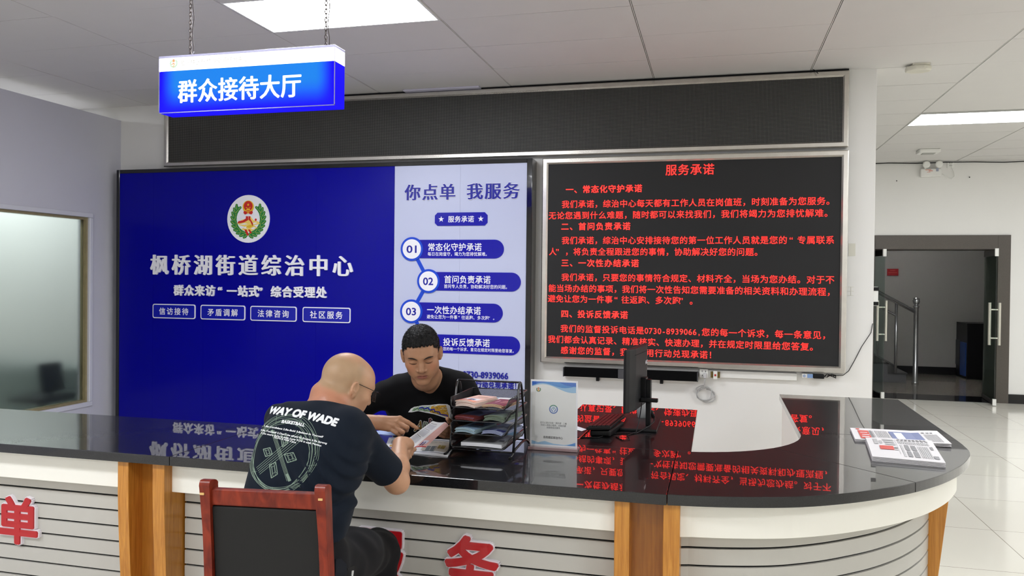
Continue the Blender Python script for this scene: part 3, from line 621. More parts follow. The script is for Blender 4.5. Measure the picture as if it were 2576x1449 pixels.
ct = thing('countertop', 'polished black granite countertop curving round to the right', 'countertop', (-.5, -3.2, TZ0))
g = .0012
# the long front slabs, the curved corner in two pieces, the right wing and the inner desk
for a, b in ((-5.3, -2.27), (-2.27, -.163)):
    MB().box(a+g, b-g, -3.58, -2.812, TZ0, TZ1).build('slab', GRA, ct, bevel=.002)
near = lambda path, p: min(range(len(path)), key=lambda i: (path[i][0]-p[0])**2+(path[i][1]-p[1])**2)
io, ii = near(OUT, (.765, -3.137)), near(INN, (.277, -2.623))
poly = [(-.163+g, -2.813), (-.163+g, -3.578)] + OUT[1:io+1] + [q for q in INN[:ii+1][::-1] if q[0] > -.155]
MB().prism(poly, TZ0, TZ1).build('slab', GRA, ct, bevel=.002)
sh = .0016
poly = [(x+sh, y+sh) for x, y in OUT[io:io+1]] + OUT[io+1:] + [INN[-1]] + INN[ii:-1][::-1]
poly = [(OUT[io][0]+sh, OUT[io][1]+sh)] + OUT[io+1:] + [(.43, -2.15)] + [INN[k] for k in range(len(INN)-1, ii, -1)] + [(INN[ii][0]+sh, INN[ii][1]+sh)]
MB().prism(poly, TZ0, TZ1).build('slab', GRA, ct, bevel=.002)
MB().prism([(1.174, -2.15+2*g), (1.192, -.72), (.436, -.72), (.43, -2.15+2*g)], TZ0, TZ1).build('slab', GRA, ct, bevel=.002)
MB().box(-.80, -.099, -2.81, -1.59, TZ0, TZ1).build('desk_slab', GRA, ct, bevel=.002)
bs = thing('reception_counter', 'cream reception counter with slatted front, oak posts and red characters', 'counter', (-.5, -3.3, 0))
FI = [offset(OUT, .08-.035*k/(len(OUT)-1))[k] for k in range(len(OUT))]
# cream band under the stone
for a, b in ((-5.3, -2.557), (-2.34, -.357), ):
    MB().box(a, b, -3.5, -2.87, .613, TZ0).build('top_band', CREAM, bs, bevel=.002)
pl = [(-.12, -3.5)] + [p for p in FI if p[0] > -.08] + [(1.09, -.75), (.5, -.75), (.5, -2.2)] + [(-.193+.69*math.sin(R(a)), -2.19-.69*math.cos(R(a))) for a in range(84, -1, -6)] + [(-.12, -2.87)]
MB().prism(pl, .613, TZ0).build('top_band', CREAM, bs, bevel=.002)
# slatted panels: boards with dark joints, one mesh per stretch
ZL = [.548, .478, .406, .335, .265, .195, .125, .055]
def slats(path, name='slatted_panel', closed_to=None):
    mb = MB(); zs = [.613] + ZL + [0.0]; back = offset(path, .03)
    for k in range(len(zs)-1):
        z1, z0 = zs[k]-(.0045 if k else 0), zs[k+1]+.0045
        z0 = max(z0, 0)
        n = len(path); V = [(x, y, z) for z in (z0, z1) for x, y in path] + [(x, y, z) for z in (z0, z1) for x, y in back]
        F = [(i, i+1, n+i+1, n+i) for i in range(n-1)] + [(n+i, n+i+1, 3*n+i+1, 3*n+i) for i in range(n-1)] + [(2*n+i, 2*n+i+1, i+1, i) for i in range(n-1)] + [(0, n, 3*n, 2*n), (n-1, 3*n-1, 4*n-1, 2*n-1)]
        mb.add(V, F, 0)
    dk = offset(path, .012); n = len(dk)
    mb.add([(x, y, z) for z in (.0, .613) for x, y in dk], [(i, i+1, n+i+1, n+i) for i in range(n-1)], 1)
    return mb.build(name, [SLAT, DARK], bs)
slats([(-5.3, -3.42), (-2.55, -3.42)]); slats([(-2.31, -3.42), (-.35, -3.42)])
CS = [(-.13, -3.42)] + [p for p in offset(OUT, .16) if p[0] > -.1 and p[1] < -2.42]
slats(CS)
MB().box(.452, .47, -2.2, -.76, 0, .75).build('inner_panel', CREAM, bs); MB().box(.46, 1.09, -.77, -.75, 0, .613).build('end_panel', CREAM, bs)
MB().box(-5.3, -.36, -2.9, -2.88, 0, .613).build('back_panel', CREAM, bs); MB().box(-.78, -.12, -1.65, -1.62, 0, .75).build('desk_end', CREAM, bs)
MB().box(-.78, -.75, -2.88, -1.65, 0, .75).build('desk_side', CREAM, bs); MB().box(-.15, -.12, -2.88, -1.65, 0, .75).build('desk_side', CREAM, bs)
def fin(x0, x1, name, m):
    prof = [(-3.552+.02*max(0, (.6-z))**1.3*3.2, z) for z in np.linspace(.75, 0, 16)]
    pts = [(y, z) for y, z in prof] + [(-3.40, 0), (-3.40, .75)]
    return MB().prism([(y, z) for y, z in pts], x0, x1, axis='x').build(name, m, bs, bevel=.002)
for x in (-2.557, -.357):
    fin(x, x+.056, 'post_fin', OAK); fin(x+.18, x+.24, 'post_fin', OAK)
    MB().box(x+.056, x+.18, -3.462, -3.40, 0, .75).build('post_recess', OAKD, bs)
# slanting oak post at the end of the curve
OA, OB, OC = offset(OUT, .075), offset(OUT, .175), offset(OUT, .14)
mb = MB(); mb.add([(x, y, .62) for x, y in (OA[48], OA[56], OB[56], OB[48])] + [(x, y, 0) for x, y in (OC[48], OC[56], OB[56], OB[48])],
    [(3, 2, 1, 0), (4, 5, 6, 7), (1, 5, 4, 0), (2, 6, 5, 1), (3, 7, 6, 2), (0, 4, 7, 3)]); mb.build('end_post', OAK, bs, bevel=.003)
slats([(1.0, -2.36), (1.02, -2.15), (1.03, -.76)])
# raised red characters with white backs on the slatted front
REDA = mat('red_acrylic', srgb(182, 16, 28), .3, coat=.3); WBACK = mat('white_foam', srgb(240, 236, 244), .5)
def front_char(ch, x0, x1, z0, z1):
    v, f = glyph(ch, .035, .0); mb = MB(); a0, a1, b0, b1 = v[:, 0].min(), v[:, 0].max(), v[:, 1].min(), v[:, 1].max()
    fx = lambda u: x0+(u-a0)/(a1-a0)*(x1-x0); fz = lambda w: z0+(w-b0)/(b1-b0)*(z1-z0)
    for bold, mi, ya, yb in ((.048, 1, -3.436, -3.42), (.028, 0, -3.442, -3.436)):
        v2, f2 = glyph(ch, bold, .5)
        mb.add([(fx(p[0]), ya-(p[2]-.5)*.3 if p[2] > 0 else yb, fz(p[1])) for p in v2], f2, mi)
    mb.build('raised_character', [REDA, WBACK], bs)
front_char('单', -3.337, -3.1, .275, .506); front_char('服', -1.468, -1.238, .277, .515); front_char('务', -1.066, -.832, .277, .525)
front_char('点', -3.737, -3.5, .275, .506)
# ================================================================== THINGS ON THE COUNTER
TT = TZ1
def mesh_metal():
    m = mat('wire_mesh', srgb(30, 30, 33), .4, metal=.3); nt = m.node_tree; I = nt.nodes['Principled BSDF'].inputs
    tc = nt.nodes.new('ShaderNodeTexCoord'); sp = nt.nodes.new('ShaderNodeSeparateXYZ'); nt.links.new(tc.outputs['Object'], sp.inputs[0]); outs = []
    def op(o, a, b=None):
        n = nt.nodes.new('ShaderNodeMath'); n.operation = o
        for k, q in enumerate((a, b)):
            if q is None: continue
            if isinstance(q, (int, float)): n.inputs[k].default_value = q
            else: nt.links.new(q, n.inputs[k])
        return n.outputs[0]
    yz = op('ADD', sp.outputs[1], sp.outputs[2]); x_ = sp.outputs[0]
    for e in (op('ADD', x_, yz), op('SUBTRACT', x_, yz)):
        outs.append(op('LESS_THAN', op('FRACT', op('MULTIPLY', e, 1/.0052)), .44))
    nt.links.new(op('MAXIMUM', outs[0], outs[1]), I['Alpha']); return m
MESHM = mesh_metal(); WIREB = mat('black_wire', srgb(24, 24, 27), .3, coat=.4)
ty = thing('letter_tray', 'black wire mesh four-tier letter tray full of booklets on the counter', 'letter tray', (-1.0, -3.2, TT))
tx0, tx1, ty0, ty1 = -1.122, -.876, -3.205, -2.885; TZ = [1.004, .946, .889, .830]
for z in TZ:
    mb = MB(); mb.box(tx0+.004, tx1-.004, ty0+.006, ty1, z-.001, z+.0005)
    mb.add([(tx0+.002, ty0+.02, z), (tx0+.002, ty1, z), (tx0+.002, ty1, z+.044), (tx0+.002, ty0+.0, z+.044)], [(0, 1, 2, 3)]); mb.add([(tx1-.002, ty0+.004, z), (tx1-.002, ty1, z), (tx1+.020, ty1, z+.044), (tx1+.020, ty0+.004, z+.044)], [(3, 2, 1, 0)])
    mb.add([(tx0, ty1, z), (tx1, ty1, z), (tx1+.02, ty1, z+.044), (tx0, ty1, z+.044)], [(0, 1, 2, 3)])
    mb.build('mesh_tray', MESHM, ty)
    mb = MB(); zr = z+.044
    fr = [(tx0, ty0, zr), (tx0, ty0, z+.012), (tx0+.004, ty0, z+.004), (tx0+.012, ty0, z), (tx1-.012, ty0, z), (tx1-.003, ty0, z+.003), (tx1+.004, ty0, z+.012), (tx1+.020, ty0, zr)]
    mb.tube(fr, .0028, 8); mb.tube([(tx0, ty0, zr), (tx0, ty1, zr), (tx1+.020, ty1, zr), (tx1+.020, ty0, zr)], .003, 8); mb.tube([(tx0, ty1, zr), (tx0, ty1, z), (tx1, ty1, z), (tx1+.020, ty1, zr)], .0022, 6)
    mb.box(tx1-.004, tx1, ty0+.02, ty1, z+.002, z+.0055)
    mb.build('tray_rim', WIREB, ty, smooth=True)
for x in (-1.141, -.849):
    ap = [(x, -3.165, TT+.012), (x, -3.10, .99), (x, -3.075, 1.075), (x, -3.065, 1.097), (x, -3.05, 1.105), (x, -3.032, 1.1), (x, -3.02, 1.082), (x, -2.985, .99), (x, -2.93, TT+.03)]
    mb = MB(); mb.tube(ap, .0055, 10)
    mb.tube([(x-.004, -3.215, TT+.006), (x, -3.19, TT+.012), (x, -3.12, TT+.028), (x, -3.0, TT+.036), (x, -2.93, TT+.034), (x, -2.885, TT+.02), (x+.002, -2.868, TT+.006)], .0055, 10)
    mb.build('side_frame', WIREB, ty, smooth=True)
for yz, r_ in (((-3.05, 1.105), .0045), ((-2.93, TT+.033), .004), ((-3.16, TT+.02), .004)):
    MB().tube([(-1.141, *yz), (-.849, *yz)], r_, 10).build('cross_bar', WIREB, ty, smooth=True)
for x in (-1.145, -.847):
    mb = MB(); mb.lathe([(.007, 0), (.007, .01), (.005, .012)], (x, -3.213, TT), 12); mb.build('foot', BLACK, ty)
# ---- booklets: each one a cover with printed shapes over a paper block
PAPER = mat('paper_edge', srgb(222, 206, 196), .7); PAPERW = mat('paper_white', srgb(232, 234, 240), .6)
def cm(name, *c): return _mats.get(name) or mat(name, srgb(*c), .4)
def booklet(x, y, z, w, d, t, rz, edge, cover, marks, label, group, curl=.004, sag=0):
    o = thing('booklet', label, 'booklet', (x, y, z), rz, group); W = WM[o.name]
    def surf(u, v, h): return W @ Vector((w*(u-.5), d*v, h + curl*(1-v)**2*math.sin(math.pi*u) - sag*(1-v)**3))
    n = 6
    mb = MB(); mb.grid(lambda u, v: surf(u, v, t-.0006), n, n, 0)
    mb.grid(lambda u, v: surf(u, v, 0) if v > .3 else surf(u, v, 0)+Vector((0, 0, 0)), n, n, 0)
    for e in range(n):
        for (a, b) in (((e/n, 0), ((e+1)/n, 0)), ((1, e/n), (1, (e+1)/n)), (((e+1)/n, 1), (e/n, 1)), ((0, (e+1)/n), (0, e/n))):
            mb.add([surf(*a, 0), surf(*b, 0), surf(*b, t-.0006), surf(*a, t-.0006)], [(0, 1, 2, 3)])
    mb.build('pages', edge, o)
    mb = MB(); mb.grid(lambda u, v: surf(u, v, t), n, n, 0); ms = [cover]
    for k, (u0, u1, v0, v1, m) in enumerate(marks):
        ms.append(m); mb.grid(lambda u, v: surf(u0+(u1-u0)*u, v0+(v1-v0)*v, t+.0004*(1+.25*k)), 3, 2, len(ms)-1)
    mb.build('cover', ms, o)
    return o
def stack(x, y, z, w, d, t, n, rz, edge, cover, marks, what, where, curl=.004, spread=.004, sag=0):
    rr = random.Random(hash(what) % 1000 if False else len(what)*7+int(z*1000))
    for k in range(n):
        top = k == n-1
        booklet(x+rr.uniform(-spread, spread), y+rr.uniform(-spread, spread), z+t*k, w, d, t*.94, rz+rr.uniform(-.02, .02), edge, cover, marks if top else [],
                ('%s, topmost of its stack in %s' if top else '%s under the top one in %s') % (what, where), '%s in %s' % (what.replace(' booklet', ' booklets'), where), curl, sag)
peach, maroon, cream2, slate, sage, paleb, gblue = cm('peach', 232, 186, 170), cm('maroon', 132, 44, 62), cm('cream_print', 226, 214, 180), cm('slate_blue', 104, 112, 150), cm('sage', 132, 146, 136), cm('pale_blue', 150, 178, 208), cm('grey_blue', 128, 142, 166)
redb, whiteb, navyb, dgrey, tan, brick = cm('red_band', 176, 46, 54), cm('white_print', 238, 236, 240), cm('navy_print', 44, 48, 110), cm('dark_print', 66, 66, 72), cm('tan_print', 196, 160, 132), cm('brick', 126, 56, 52)
WHERE = ['the top tray tier', 'the second tray tier', 'the third tray tier', 'the bottom tray tier']
stack(-1.062, -3.195, TZ[0]+.001, .098, .20, .0042, 6, R(-14), PAPER, peach, [(0, 1, .0, .13, cm('peach_hi', 240, 160, 130)), (0, .62, .16, .32, redb), (.12, .9, .2, .42, whiteb), (.42, .72, .22, .34, navyb), (.3, .9, .74, .77, tan), (.36, .9, .66, .68, tan)], 'peach booklet with a red band', WHERE[0], .006)
stack(-.937, -3.19, TZ[0]+.001, .096, .19, .0035, 4, R(-9), cm('maroon_edge', 200, 170, 140), maroon, [(.22, .3, .4, .72, cm('pink_print', 226, 186, 190)), (.5, .86, .36, .72, cm('rose_print', 190, 120, 112)), (.56, .8, .42, .46, maroon), (.56, .8, .56, .6, maroon)], 'dark red booklet', WHERE[0], .007)
booklet(-1.0, -3.0, TZ[0]+.001, .15, .11, .004, 0, PAPERW, whiteb, [(.05, .6, .5, .9, paleb)], 'white and blue leaflet at the back of the top tray tier', None, 0)
stack(-1.065, -3.195, TZ[1]+.001, .1, .2, .004, 4, R(-16), brick, slate, [(0, 1, 0, .22, brick), (.1, .8, .3, .4, cm('violet_print', 96, 90, 130)), (.2, .9, .5, .55, cm('blue_print', 70, 84, 140))], 'blue and brick red booklet', WHERE[1], .003)
stack(-.93, -3.19, TZ[1]+.001, .098, .19, .0046, 5, R(-10), cm('green_edge', 112, 126, 110), sage, [(.35, .55, .45, .7, dgrey), (.6, .85, .5, .75, dgrey), (.1, .9, .82, .88, cm('pale_sage', 190, 196, 184))], 'grey-green booklet', WHERE[1], .008)
booklet(-.94, -2.99, TZ[1]+.001, .1, .095, .005, 0, PAPERW, cream2, [(.1, .7, .2, .5, cm('beige_print', 206, 196, 170))], 'cream leaflet at the back of the second tray tier', None, 0)
stack(-1.06, -3.195, TZ[2]+.001, .1, .2, .004, 5, R(-13), cm('ice_edge', 172, 196, 204), paleb, [(.25, .8, .3, .36, navyb), (.2, .9, .42, .48, dgrey), (.3, .75, .54, .6, redb), (.25, .7, .66, .7, navyb)], 'pale blue booklet', WHERE[2], .006)
stack(-.935, -3.195, TZ[2]+.001, .1, .2, .0038, 4, R(-11), cm('lilac_edge', 150, 158, 190), gblue, [(0, 1, .02, .2, navyb), (.3, .5, .45, .7, dgrey), (.58, .8, .45, .72, dgrey), (.3, .8, .36, .4, whiteb)], 'grey-blue booklet with a navy band', WHERE[2], .007)
booklet(-.945, -2.99, TZ[2]+.001, .11, .095, .005, 0, PAPERW, whiteb, [(.1, .9, .05, .4, redb)], 'white leaflet with a red band at the back of the third tray tier', None, 0)
booklet(-.99, -3.18, TZ[3]+.001, .19, .2, .016, R(-3), PAPERW, cm('news_grey', 176, 178, 180), [(.06, .5, .12+.07*k, .16+.07*k, cm('news_line', 138, 140, 144)) for k in range(11)] + [(.56, .76, .12+.07*k, .16+.07*k, cm('news_line', 138, 140, 144)) for k in range(11)] + [(.82, .95, .3, .42, dgrey)], 'thick grey printed paper in the bottom tray tier', None, .002)
booklet(-.93, -2.975, TZ[3]+.001, .1, .085, .018, 0, PAPERW, cm('sky_print', 140, 190, 226), [], 'light blue leaflet at the back of the bottom tray tier', None, 0)
# ---- acrylic sign stand
ac = thing('table_sign', 'upright acrylic sign stand with a pale blue printed sheet on the counter', 'sign', (-.712, -2.95, TT))
ACR = thin_clear('acrylic', (.98, .98, .985, 1))
MB().box(-.826, -.595, -2.985, -2.915, TT, TT+.014).build('acrylic_base', mat('acrylic_base', srgb(226, 190, 194), .08, trans=.6, ior=1.4, coat=.5), ac, bevel=.003)  # clear acrylic, tinted pink for the red reflected in it
sx0, sx1, sz0, sz1 = -.821, -.603, TT+.014, 1.108
mb = MB(); mb.box(sx0, sx1, -2.953, -2.947, sz0, sz1); mb.build('sheet', cm('sheet_white', 244, 246, 250), ac)
mb = MB(); yy = -2.9535; mb.box(sx0+.006, sx1-.007, yy, yy+.0006, sz0+.008, sz1-.007, 0)
def band(pts, mi, k): plate(mb, [(sx0+.006+u*(sx1-sx0-.013), sz0+.008+w*(sz1-sz0-.015)) for u, w in pts], yy-.0003*k, yy-.0003*(k-1), mi)
band([(0, .88)]+[(u, .90+.045*math.sin(u*5.2)+.02*math.cos(u*3)) for u in np.linspace(0, 1, 13)]+[(1, 1), (0, 1)], 1, 1)
band([(0, .93)]+[(u, .945+.035*math.sin(u*6.0+.3)) for u in np.linspace(0, 1, 13)]+[(1, 1), (0, 1)], 2, 2)
band([(.62, 1), (.75, .955), (.9, .94), (1, .935), (1, 1)], 3, 3); band([(0, .935), (.15, .97), (.35, 1), (0, 1)], 3, 3)
band([(0, 0), (1, 0), (1, .05), (.9, .03), (.75, .01), (.5, .02), (.3, .055), (.15, .03), (0, .06)], 1, 1); band([(.8, .0), (1, 0), (1, .055), (.9, .03)], 2, 2)
mb.build('print', [cm('sheet_grey', 238, 240, 238), cm('sheet_pale', 150, 196, 232), cm('sheet_blue', 70, 146, 220), cm('sheet_deep', 44, 112, 206)], ac)
emblem_obj('emblem', ac, sx0+.037, sz1-.044, .0115, yy-.0012, .0006, rim=1.1)
mb = MB(); cx, cz = sx0+.108, sz1-.132
def annulus(cx, cz, r0, r1, y0, y1, mi, a0=0, a1=360):
    n = max(6, int((a1-a0)/9))
    for k in range(n):
        p, q = R(a0+(a1-a0)*k/n), R(a0+(a1-a0)*(k+1)/n)
        plate(mb, [(cx+r0*math.cos(p), cz+r0*math.sin(p)), (cx+r1*math.cos(p), cz+r1*math.sin(p)), (cx+r1*math.cos(q), cz+r1*math.sin(q)), (cx+r0*math.cos(q), cz+r0*math.sin(q))], y0, y1, mi)
plate(mb, disc_pts(cx, cz, .0205, 32), yy-.0012, yy, 1); annulus(cx, cz, .0155, .0205, yy-.0016, yy-.001, 0); annulus(cx, cz, .0165, .0205, yy-.0019, yy-.001, 2, 35, 145)
for sg_ in (-1, 1):
    plate(mb, [(cx+sg_*a, cz+b) for a, b in ((.002, -.012), (.004, -.012), (.011, -.004), (.012, .005), (.0095, .004), (.008, -.003), (.003, -.007))][::sg_], yy-.0016, yy-.001, 0)
annulus(cx, cz+.005, .003, .0055, yy-.0016, yy-.001, 3)
mb.build('logo', [cm('logo_blue', 76, 112, 186), cm('logo_white', 226, 236, 244), cm('logo_green', 82, 150, 110), cm('logo_teal', 74, 140, 170)], ac)
mb = MB(); INK = cm('ink_grey', 96, 100, 104)
for t, w, dz in (('您可以通过扫描“湘矛调”二维', .124, .195), ('码进入微信小程序，反映矛盾', .117, .206), ('纠纷和信访事项', .063, .217)):
    line_of(mb, t, cx-w/2, cx+w/2, sz1-dz, .0098, yy-.0012, lift=.0001)
mb.build('small_print', INK, ac)
mb = MB(); line_of(mb, '岳阳楼区综治中心', cx-.047, cx+.045, sz0+.042, .0128, yy-.0012, bold=.012, lift=.0001); mb.build('name_print', cm('ink_black', 40, 42, 46), ac)
MB().box(sx0, sx1, -2.9575, -2.9565, sz0, sz1).build('acrylic_front', ACR, ac)
# ---- monitor seen from behind, keyboard and cables
mo = thing('monitor', 'black computer monitor turned edge-on with its back to us on the desk slab', 'monitor', (-.39, -2.24, TT))
A_, B_ = Vector((-.428, -2.56, 0)), Vector((-.372, -2.04, 0)); ud = (B_-A_).normalized(); nd = Vector((ud.y, -ud.x, 0))
Mm = Matrix(((ud.x, nd.x, 0, 0), (ud.y, nd.y, 0, 0), (0, 0, 1, 0), (0, 0, 0, 1))); Mm.translation = A_
MP = mat('monitor_plastic', srgb(25, 25, 27), .5, spec=.3, bump=.1, bscale=400)
def mon(fn, name, m, **k):
    t = MB(); s_ = MB(); fn(s_); t.add([Mm @ Vector(v) for v in s_.v], s_.f, 0); return t.build(name, m, mo, **k)
mon(lambda s_: s_.prism([(0, .0), (0, -.012), (.523, -.012), (.523, 0), (.49, .012), (.40, .026), (.12, .026), (.03, .012)], .905, 1.222), 'housing', MP, bevel=.004)
mon(lambda s_: s_.box(.008, .515, -.0135, -.012, .915, 1.214), 'screen', BLACKG)
mon(lambda s_: s_.box(.1, .46, .0255, .0275, 1.188, 1.191), 'vent_slot', DARK)
mb = MB(); v, f = glyph('HKC', .02, 0.); k = .058/(v[:, 0].max()-v[:, 0].min())
mb.add([Mm @ Vector((.36+(p[0]-v[:, 0].min())*k, .0275+p[2]*.01, 1.12+p[1]*k)) for p in v], f); mb.build('logo', LETW, mo)
mon(lambda s_: (s_.box(.25, .31, .02, .052, .93, 1.06), s_.box(.262, .298, .05, .075, TT+.016, 1.05)), 'stand_column', BLACK, bevel=.003)
mon(lambda s_: s_.box(.215, .24, .03, .12, .938, .958), 'stand_arm', BLACK, bevel=.003)
MB().box(-.475, -.285, -2.40, -2.06, TT, TT+.014).build('stand_base', MP, mo, bevel=.004)
mb = MB(); mb.tube([(-.345, -2.25, .885), (-.322, -2.26, .875), (-.31, -2.27, .845)], [.007, .010, .009], 8); mb.build('plug', BLACK, mo, smooth=True)
mb = MB(); mb.tube([(-.31, -2.27, .85), (-.305, -2.29, .83), (-.325, -2.35, .815), (-.37, -2.43, .797), (-.385, -2.46, TT+.003), (-.44, -2.48, TT+.003), (-.5, -2.5, TT+.003), (-.55, -2.62, TT+.003), (-.66, -2.66, TT+.003), (-.75, -2.6, TT+.003)], .003, 6)
mb.build('cord', BLACK, mo, smooth=True)
mb = MB(); mb.tube([(-.372, -2.28, .92), (-.378, -2.36, .84), (-.385, -2.44, TT+.006), (-.42, -2.52, TT+.003), (-.40, -2.62, TT+.003), (-.43, -2.66, TT+.003), (-.47, -2.58, TT+.003)], .0025, 6); mb.build('cord', BLACK, mo, smooth=True)
bx = thing('desk_phone', 'low black device lying under the tilted keyboard', 'device', (-.55, -2.4, TT))
mb = MB(); mb.prism([(-.60, -2.60), (-.50, -2.585), (-.462, -2.30), (-.57, -2.26)], TT, TT+.034); mb.build('body', BLACK, bx, bevel=.01, bseg=3)
MB().box(-.505, -.498, -2.50, -2.47, TT+.01, TT+.02).build('port', cm('port_grey', 110, 110, 112), bx)
kb = thing('keyboard', 'black keyboard propped up at an angle on a black device beside the monitor', 'keyboard', (-.545, -2.4, TT+.036))
K0, K1, K2, K3 = [Vector(p) for p in ((-.612, -2.632, .842), (-.497, -2.60, .845), (-.472, -2.14, .832), (-.59, -2.19, .832))]
kp = lambda u, v, h: (K0*(1-u)+K1*u)*(1-v)+(K3*(1-u)+K2*u)*v+Vector((0, 0, h))
mb = MB(); mb.add([kp(u, v, h) for h in (-.016, 0) for u, v in ((0, 0), (1, 0), (1, 1), (0, 1))], [(3, 2, 1, 0), (4, 5, 6, 7), (0, 1, 5, 4), (1, 2, 6, 5), (2, 3, 7, 6), (3, 0, 4, 7)]); mb.build('base', BLACK, kb, bevel=.003)
mb = MB()
for r_ in range(5):
    nk = 14
    for c_ in range(nk):
        u0, u1 = .07+r_*.178, .07+r_*.178+.15; v0, v1 = .03+c_*.0675, .03+c_*.0675+.058
        if r_ == 4 and 4 <= c_ <= 7: v0, v1 = .03+4*.0675, .03+7*.0675+.058
        if r_ == 4 and 5 <= c_ <= 7: continue
        mb.add([kp(u, v, h) for h in (0, .006) for u, v in ((u0, v0), (u1, v0), (u1, v1), (u0, v1))], [(4, 5, 6, 7), (0, 1, 5, 4), (1, 2, 6, 5), (2, 3, 7, 6), (3, 0, 4, 7)])
mb.build('keys', mat('key_plastic', srgb(30, 30, 32), .35), kb)
mp_ = thing('mouse_pad', 'dark mouse pad with an orange-red edge half hidden behind the table sign', 'mouse pad', (-.7, -2.55, TT))
MB().prism([(-.79, -2.70), (-.64, -2.69), (-.628, -2.43), (-.79, -2.43)], TT, TT+.003).build('pad', cm('pad_dark', 26, 28, 36), mp_)
MB().tube([(-.79, -2.70, TT+.003), (-.64, -2.69, TT+.003), (-.628, -2.43, TT+.003)], .0032, 6).build('edge', cm('pad_red', 206, 60, 44), mp_, smooth=True)
np_ = MB(); np_.add([(-.72, -2.44, TT+.006), (-.655, -2.50, TT+.006), (-.635, -2.475, TT+.012), (-.70, -2.40, TT+.012), (-.72, -2.44, TT+.005), (-.655, -2.50, TT+.005), (-.635, -2.475, TT+.011), (-.70, -2.40, TT+.011)], [(0, 1, 2, 3), (7, 6, 5, 4), (0, 4, 5, 1), (1, 5, 6, 2), (2, 6, 7, 3), (3, 7, 4, 0)])
tag(np_.build('note_slip', PAPERW), 'narrow white paper slip lying on the dark mouse pad', 'paper')
cu = thing('paper_cup', 'white cup standing behind the monitor stand', 'cup', (-.40, -1.95, TT))
mb = MB(); mb.lathe([(.026, 0), (.034, .085), (.0365, .088), (.0365, .091), (.0325, .09), (.025, .004)], (-.40, -1.95, TT), 24); mb.build('body', cm('cup_white', 232, 234, 236), cu, smooth=True)
# ---- newspapers
NW = mat('newsprint', srgb(226, 224, 226), .75, noise=.03, nscale=30); NI = cm('news_ink', 186, 186, 188); ND = cm('news_dark', 128, 128, 132); NRED = cm('news_red', 214, 74, 62); NBL = cm('news_blue', 116, 128, 172)
def newspaper(label, C, T, layers, marks, wave, fold=None):
    """C: four corners (left back, left front, right front, right back) on the stone"""
    C = [Vector((*c, TT)) for c in C]; o = thing('newspaper', label, 'newspaper', tuple((C[0]+C[2])/2))
    P = lambda u, v, h: (C[0]*(1-u)+C[3]*u)*(1-v)+(C[1]*(1-u)+C[2]*u)*v+Vector((0, 0, h))
    for k in range(layers):
        z0, z1 = T*k/layers+.0006, T*(k+.8)/layers; off = (.004*math.sin(k*2.3), .003*math.cos(k*1.7))
        g_ = lambda u, v, h, top=(k == layers-1): P(u*(1-off[0])+off[0]*.5, v*(1-abs(off[1]))+off[1]*.5, h+(wave(u, v)*(k+1)/layers))
        mb = MB(); n = 10; mb.grid(lambda u, v: g_(u, v, z1), n, 5); mb.grid(lambda u, v: g_(u, v, z0), n, 5)
        for e in range(n): mb.add([g_(e/n, 1, z0), g_((e+1)/n, 1, z0), g_((e+1)/n, 1, z1), g_(e/n, 1, z1)], [(0, 1, 2, 3)])
        for e in range(5):
            mb.add([g_(0, e/5, z0), g_(0, (e+1)/5, z0), g_(0, (e+1)/5, z1), g_(0, e/5, z1)], [(0, 1, 2, 3)]); mb.add([g_(1, e/5, z0), g_(1, (e+1)/5, z0), g_(1, (e+1)/5, z1), g_(1, e/5, z1)], [(3, 2, 1, 0)])
        mb.build('sheet', NW, o)
    mb = MB(); ms = [NI, ND, NRED, NBL, PAPERW]
    for u0, u1, v0, v1, mi in marks: mb.grid(lambda a, b: P(u0+(u1-u0)*a, v0+(v1-v0)*b, T+.0008+.0002*mi+wave(u0+(u1-u0)*a, v0+(v1-v0)*b)), 4, 3, mi)
    mb.build('print', ms, o); return o
def columns(u0, u1, v0, v1, n, gap=.4, mi=0): return [(u0+(u1-u0)*(k+.0)/n, u0+(u1-u0)*(k+1-gap)/n, v0, v1, mi) for k in range(n)]
m1 = [(.07, .19, .22, .92, 2), (.09, .17, .4, .44, 4), (.1, .18, .58, .63, 4), (.09, .17, .74, .8, 4), (.06, .1, .06, .14, 2), (.42, .76, .22, .98, 3), (.47, .56, .3, .8, 4), (.6, .63, .25, .85, 1), (.66, .7, .45, .8, 2), (.2, .225, .2, .9, 1), (.235, .245, .2, .9, 0)]
m1 += columns(.265, .41, .18, .92, 7) + columns(.8, .95, .34, .92, 8) + [(.79, .82, .2, .27, 1), (.84, .87, .2, .27, 1), (.885, .91, .2, .27, 1)]
newspaper('farther newspaper on the granite, with a red masthead and a blue photo', [(.697, -2.012), (.672, -2.33), (1.095, -2.348), (1.115, -2.005)], .014, 3, m1, lambda u, v: .004*math.sin(u*9)*(u > .6)+.006*max(0, u-.85)*5)
m2 = [(.1, .16, .1, .4, 0), (.18, .22, .2, .36, 0), (.24, .4, .1, .18, 0), (.25, .4, .22, .3, 0), (.26, .41, .34, .42, 0), (.16, .36, .48, .66, 2), (.37, .42, .52, .58, 1), (.37, .42, .62, .66, 0), (.425, .43, .08, .8, 0)]
m2 += [(.47+.055*k, .51+.055*k, .05, .075, 1) for k in range(8)] + [(.45+.06*k, .495+.06*k, .10, .125, 1) for k in range(8)]
m2 += columns(.46, .92, .16, .3, 16, .35) + [(.47, .5, .36, .9, 0), (.53, .59, .36, .62, 1), (.53, .59, .66, .9, 1), (.62, .69, .36, .62, 1), (.62, .69, .66, .9, 1), (.9, .94, .36, .5, 1), (.88, .95, .78, .9, 1)] + columns(.72, .88, .36, .9, 6, .35)
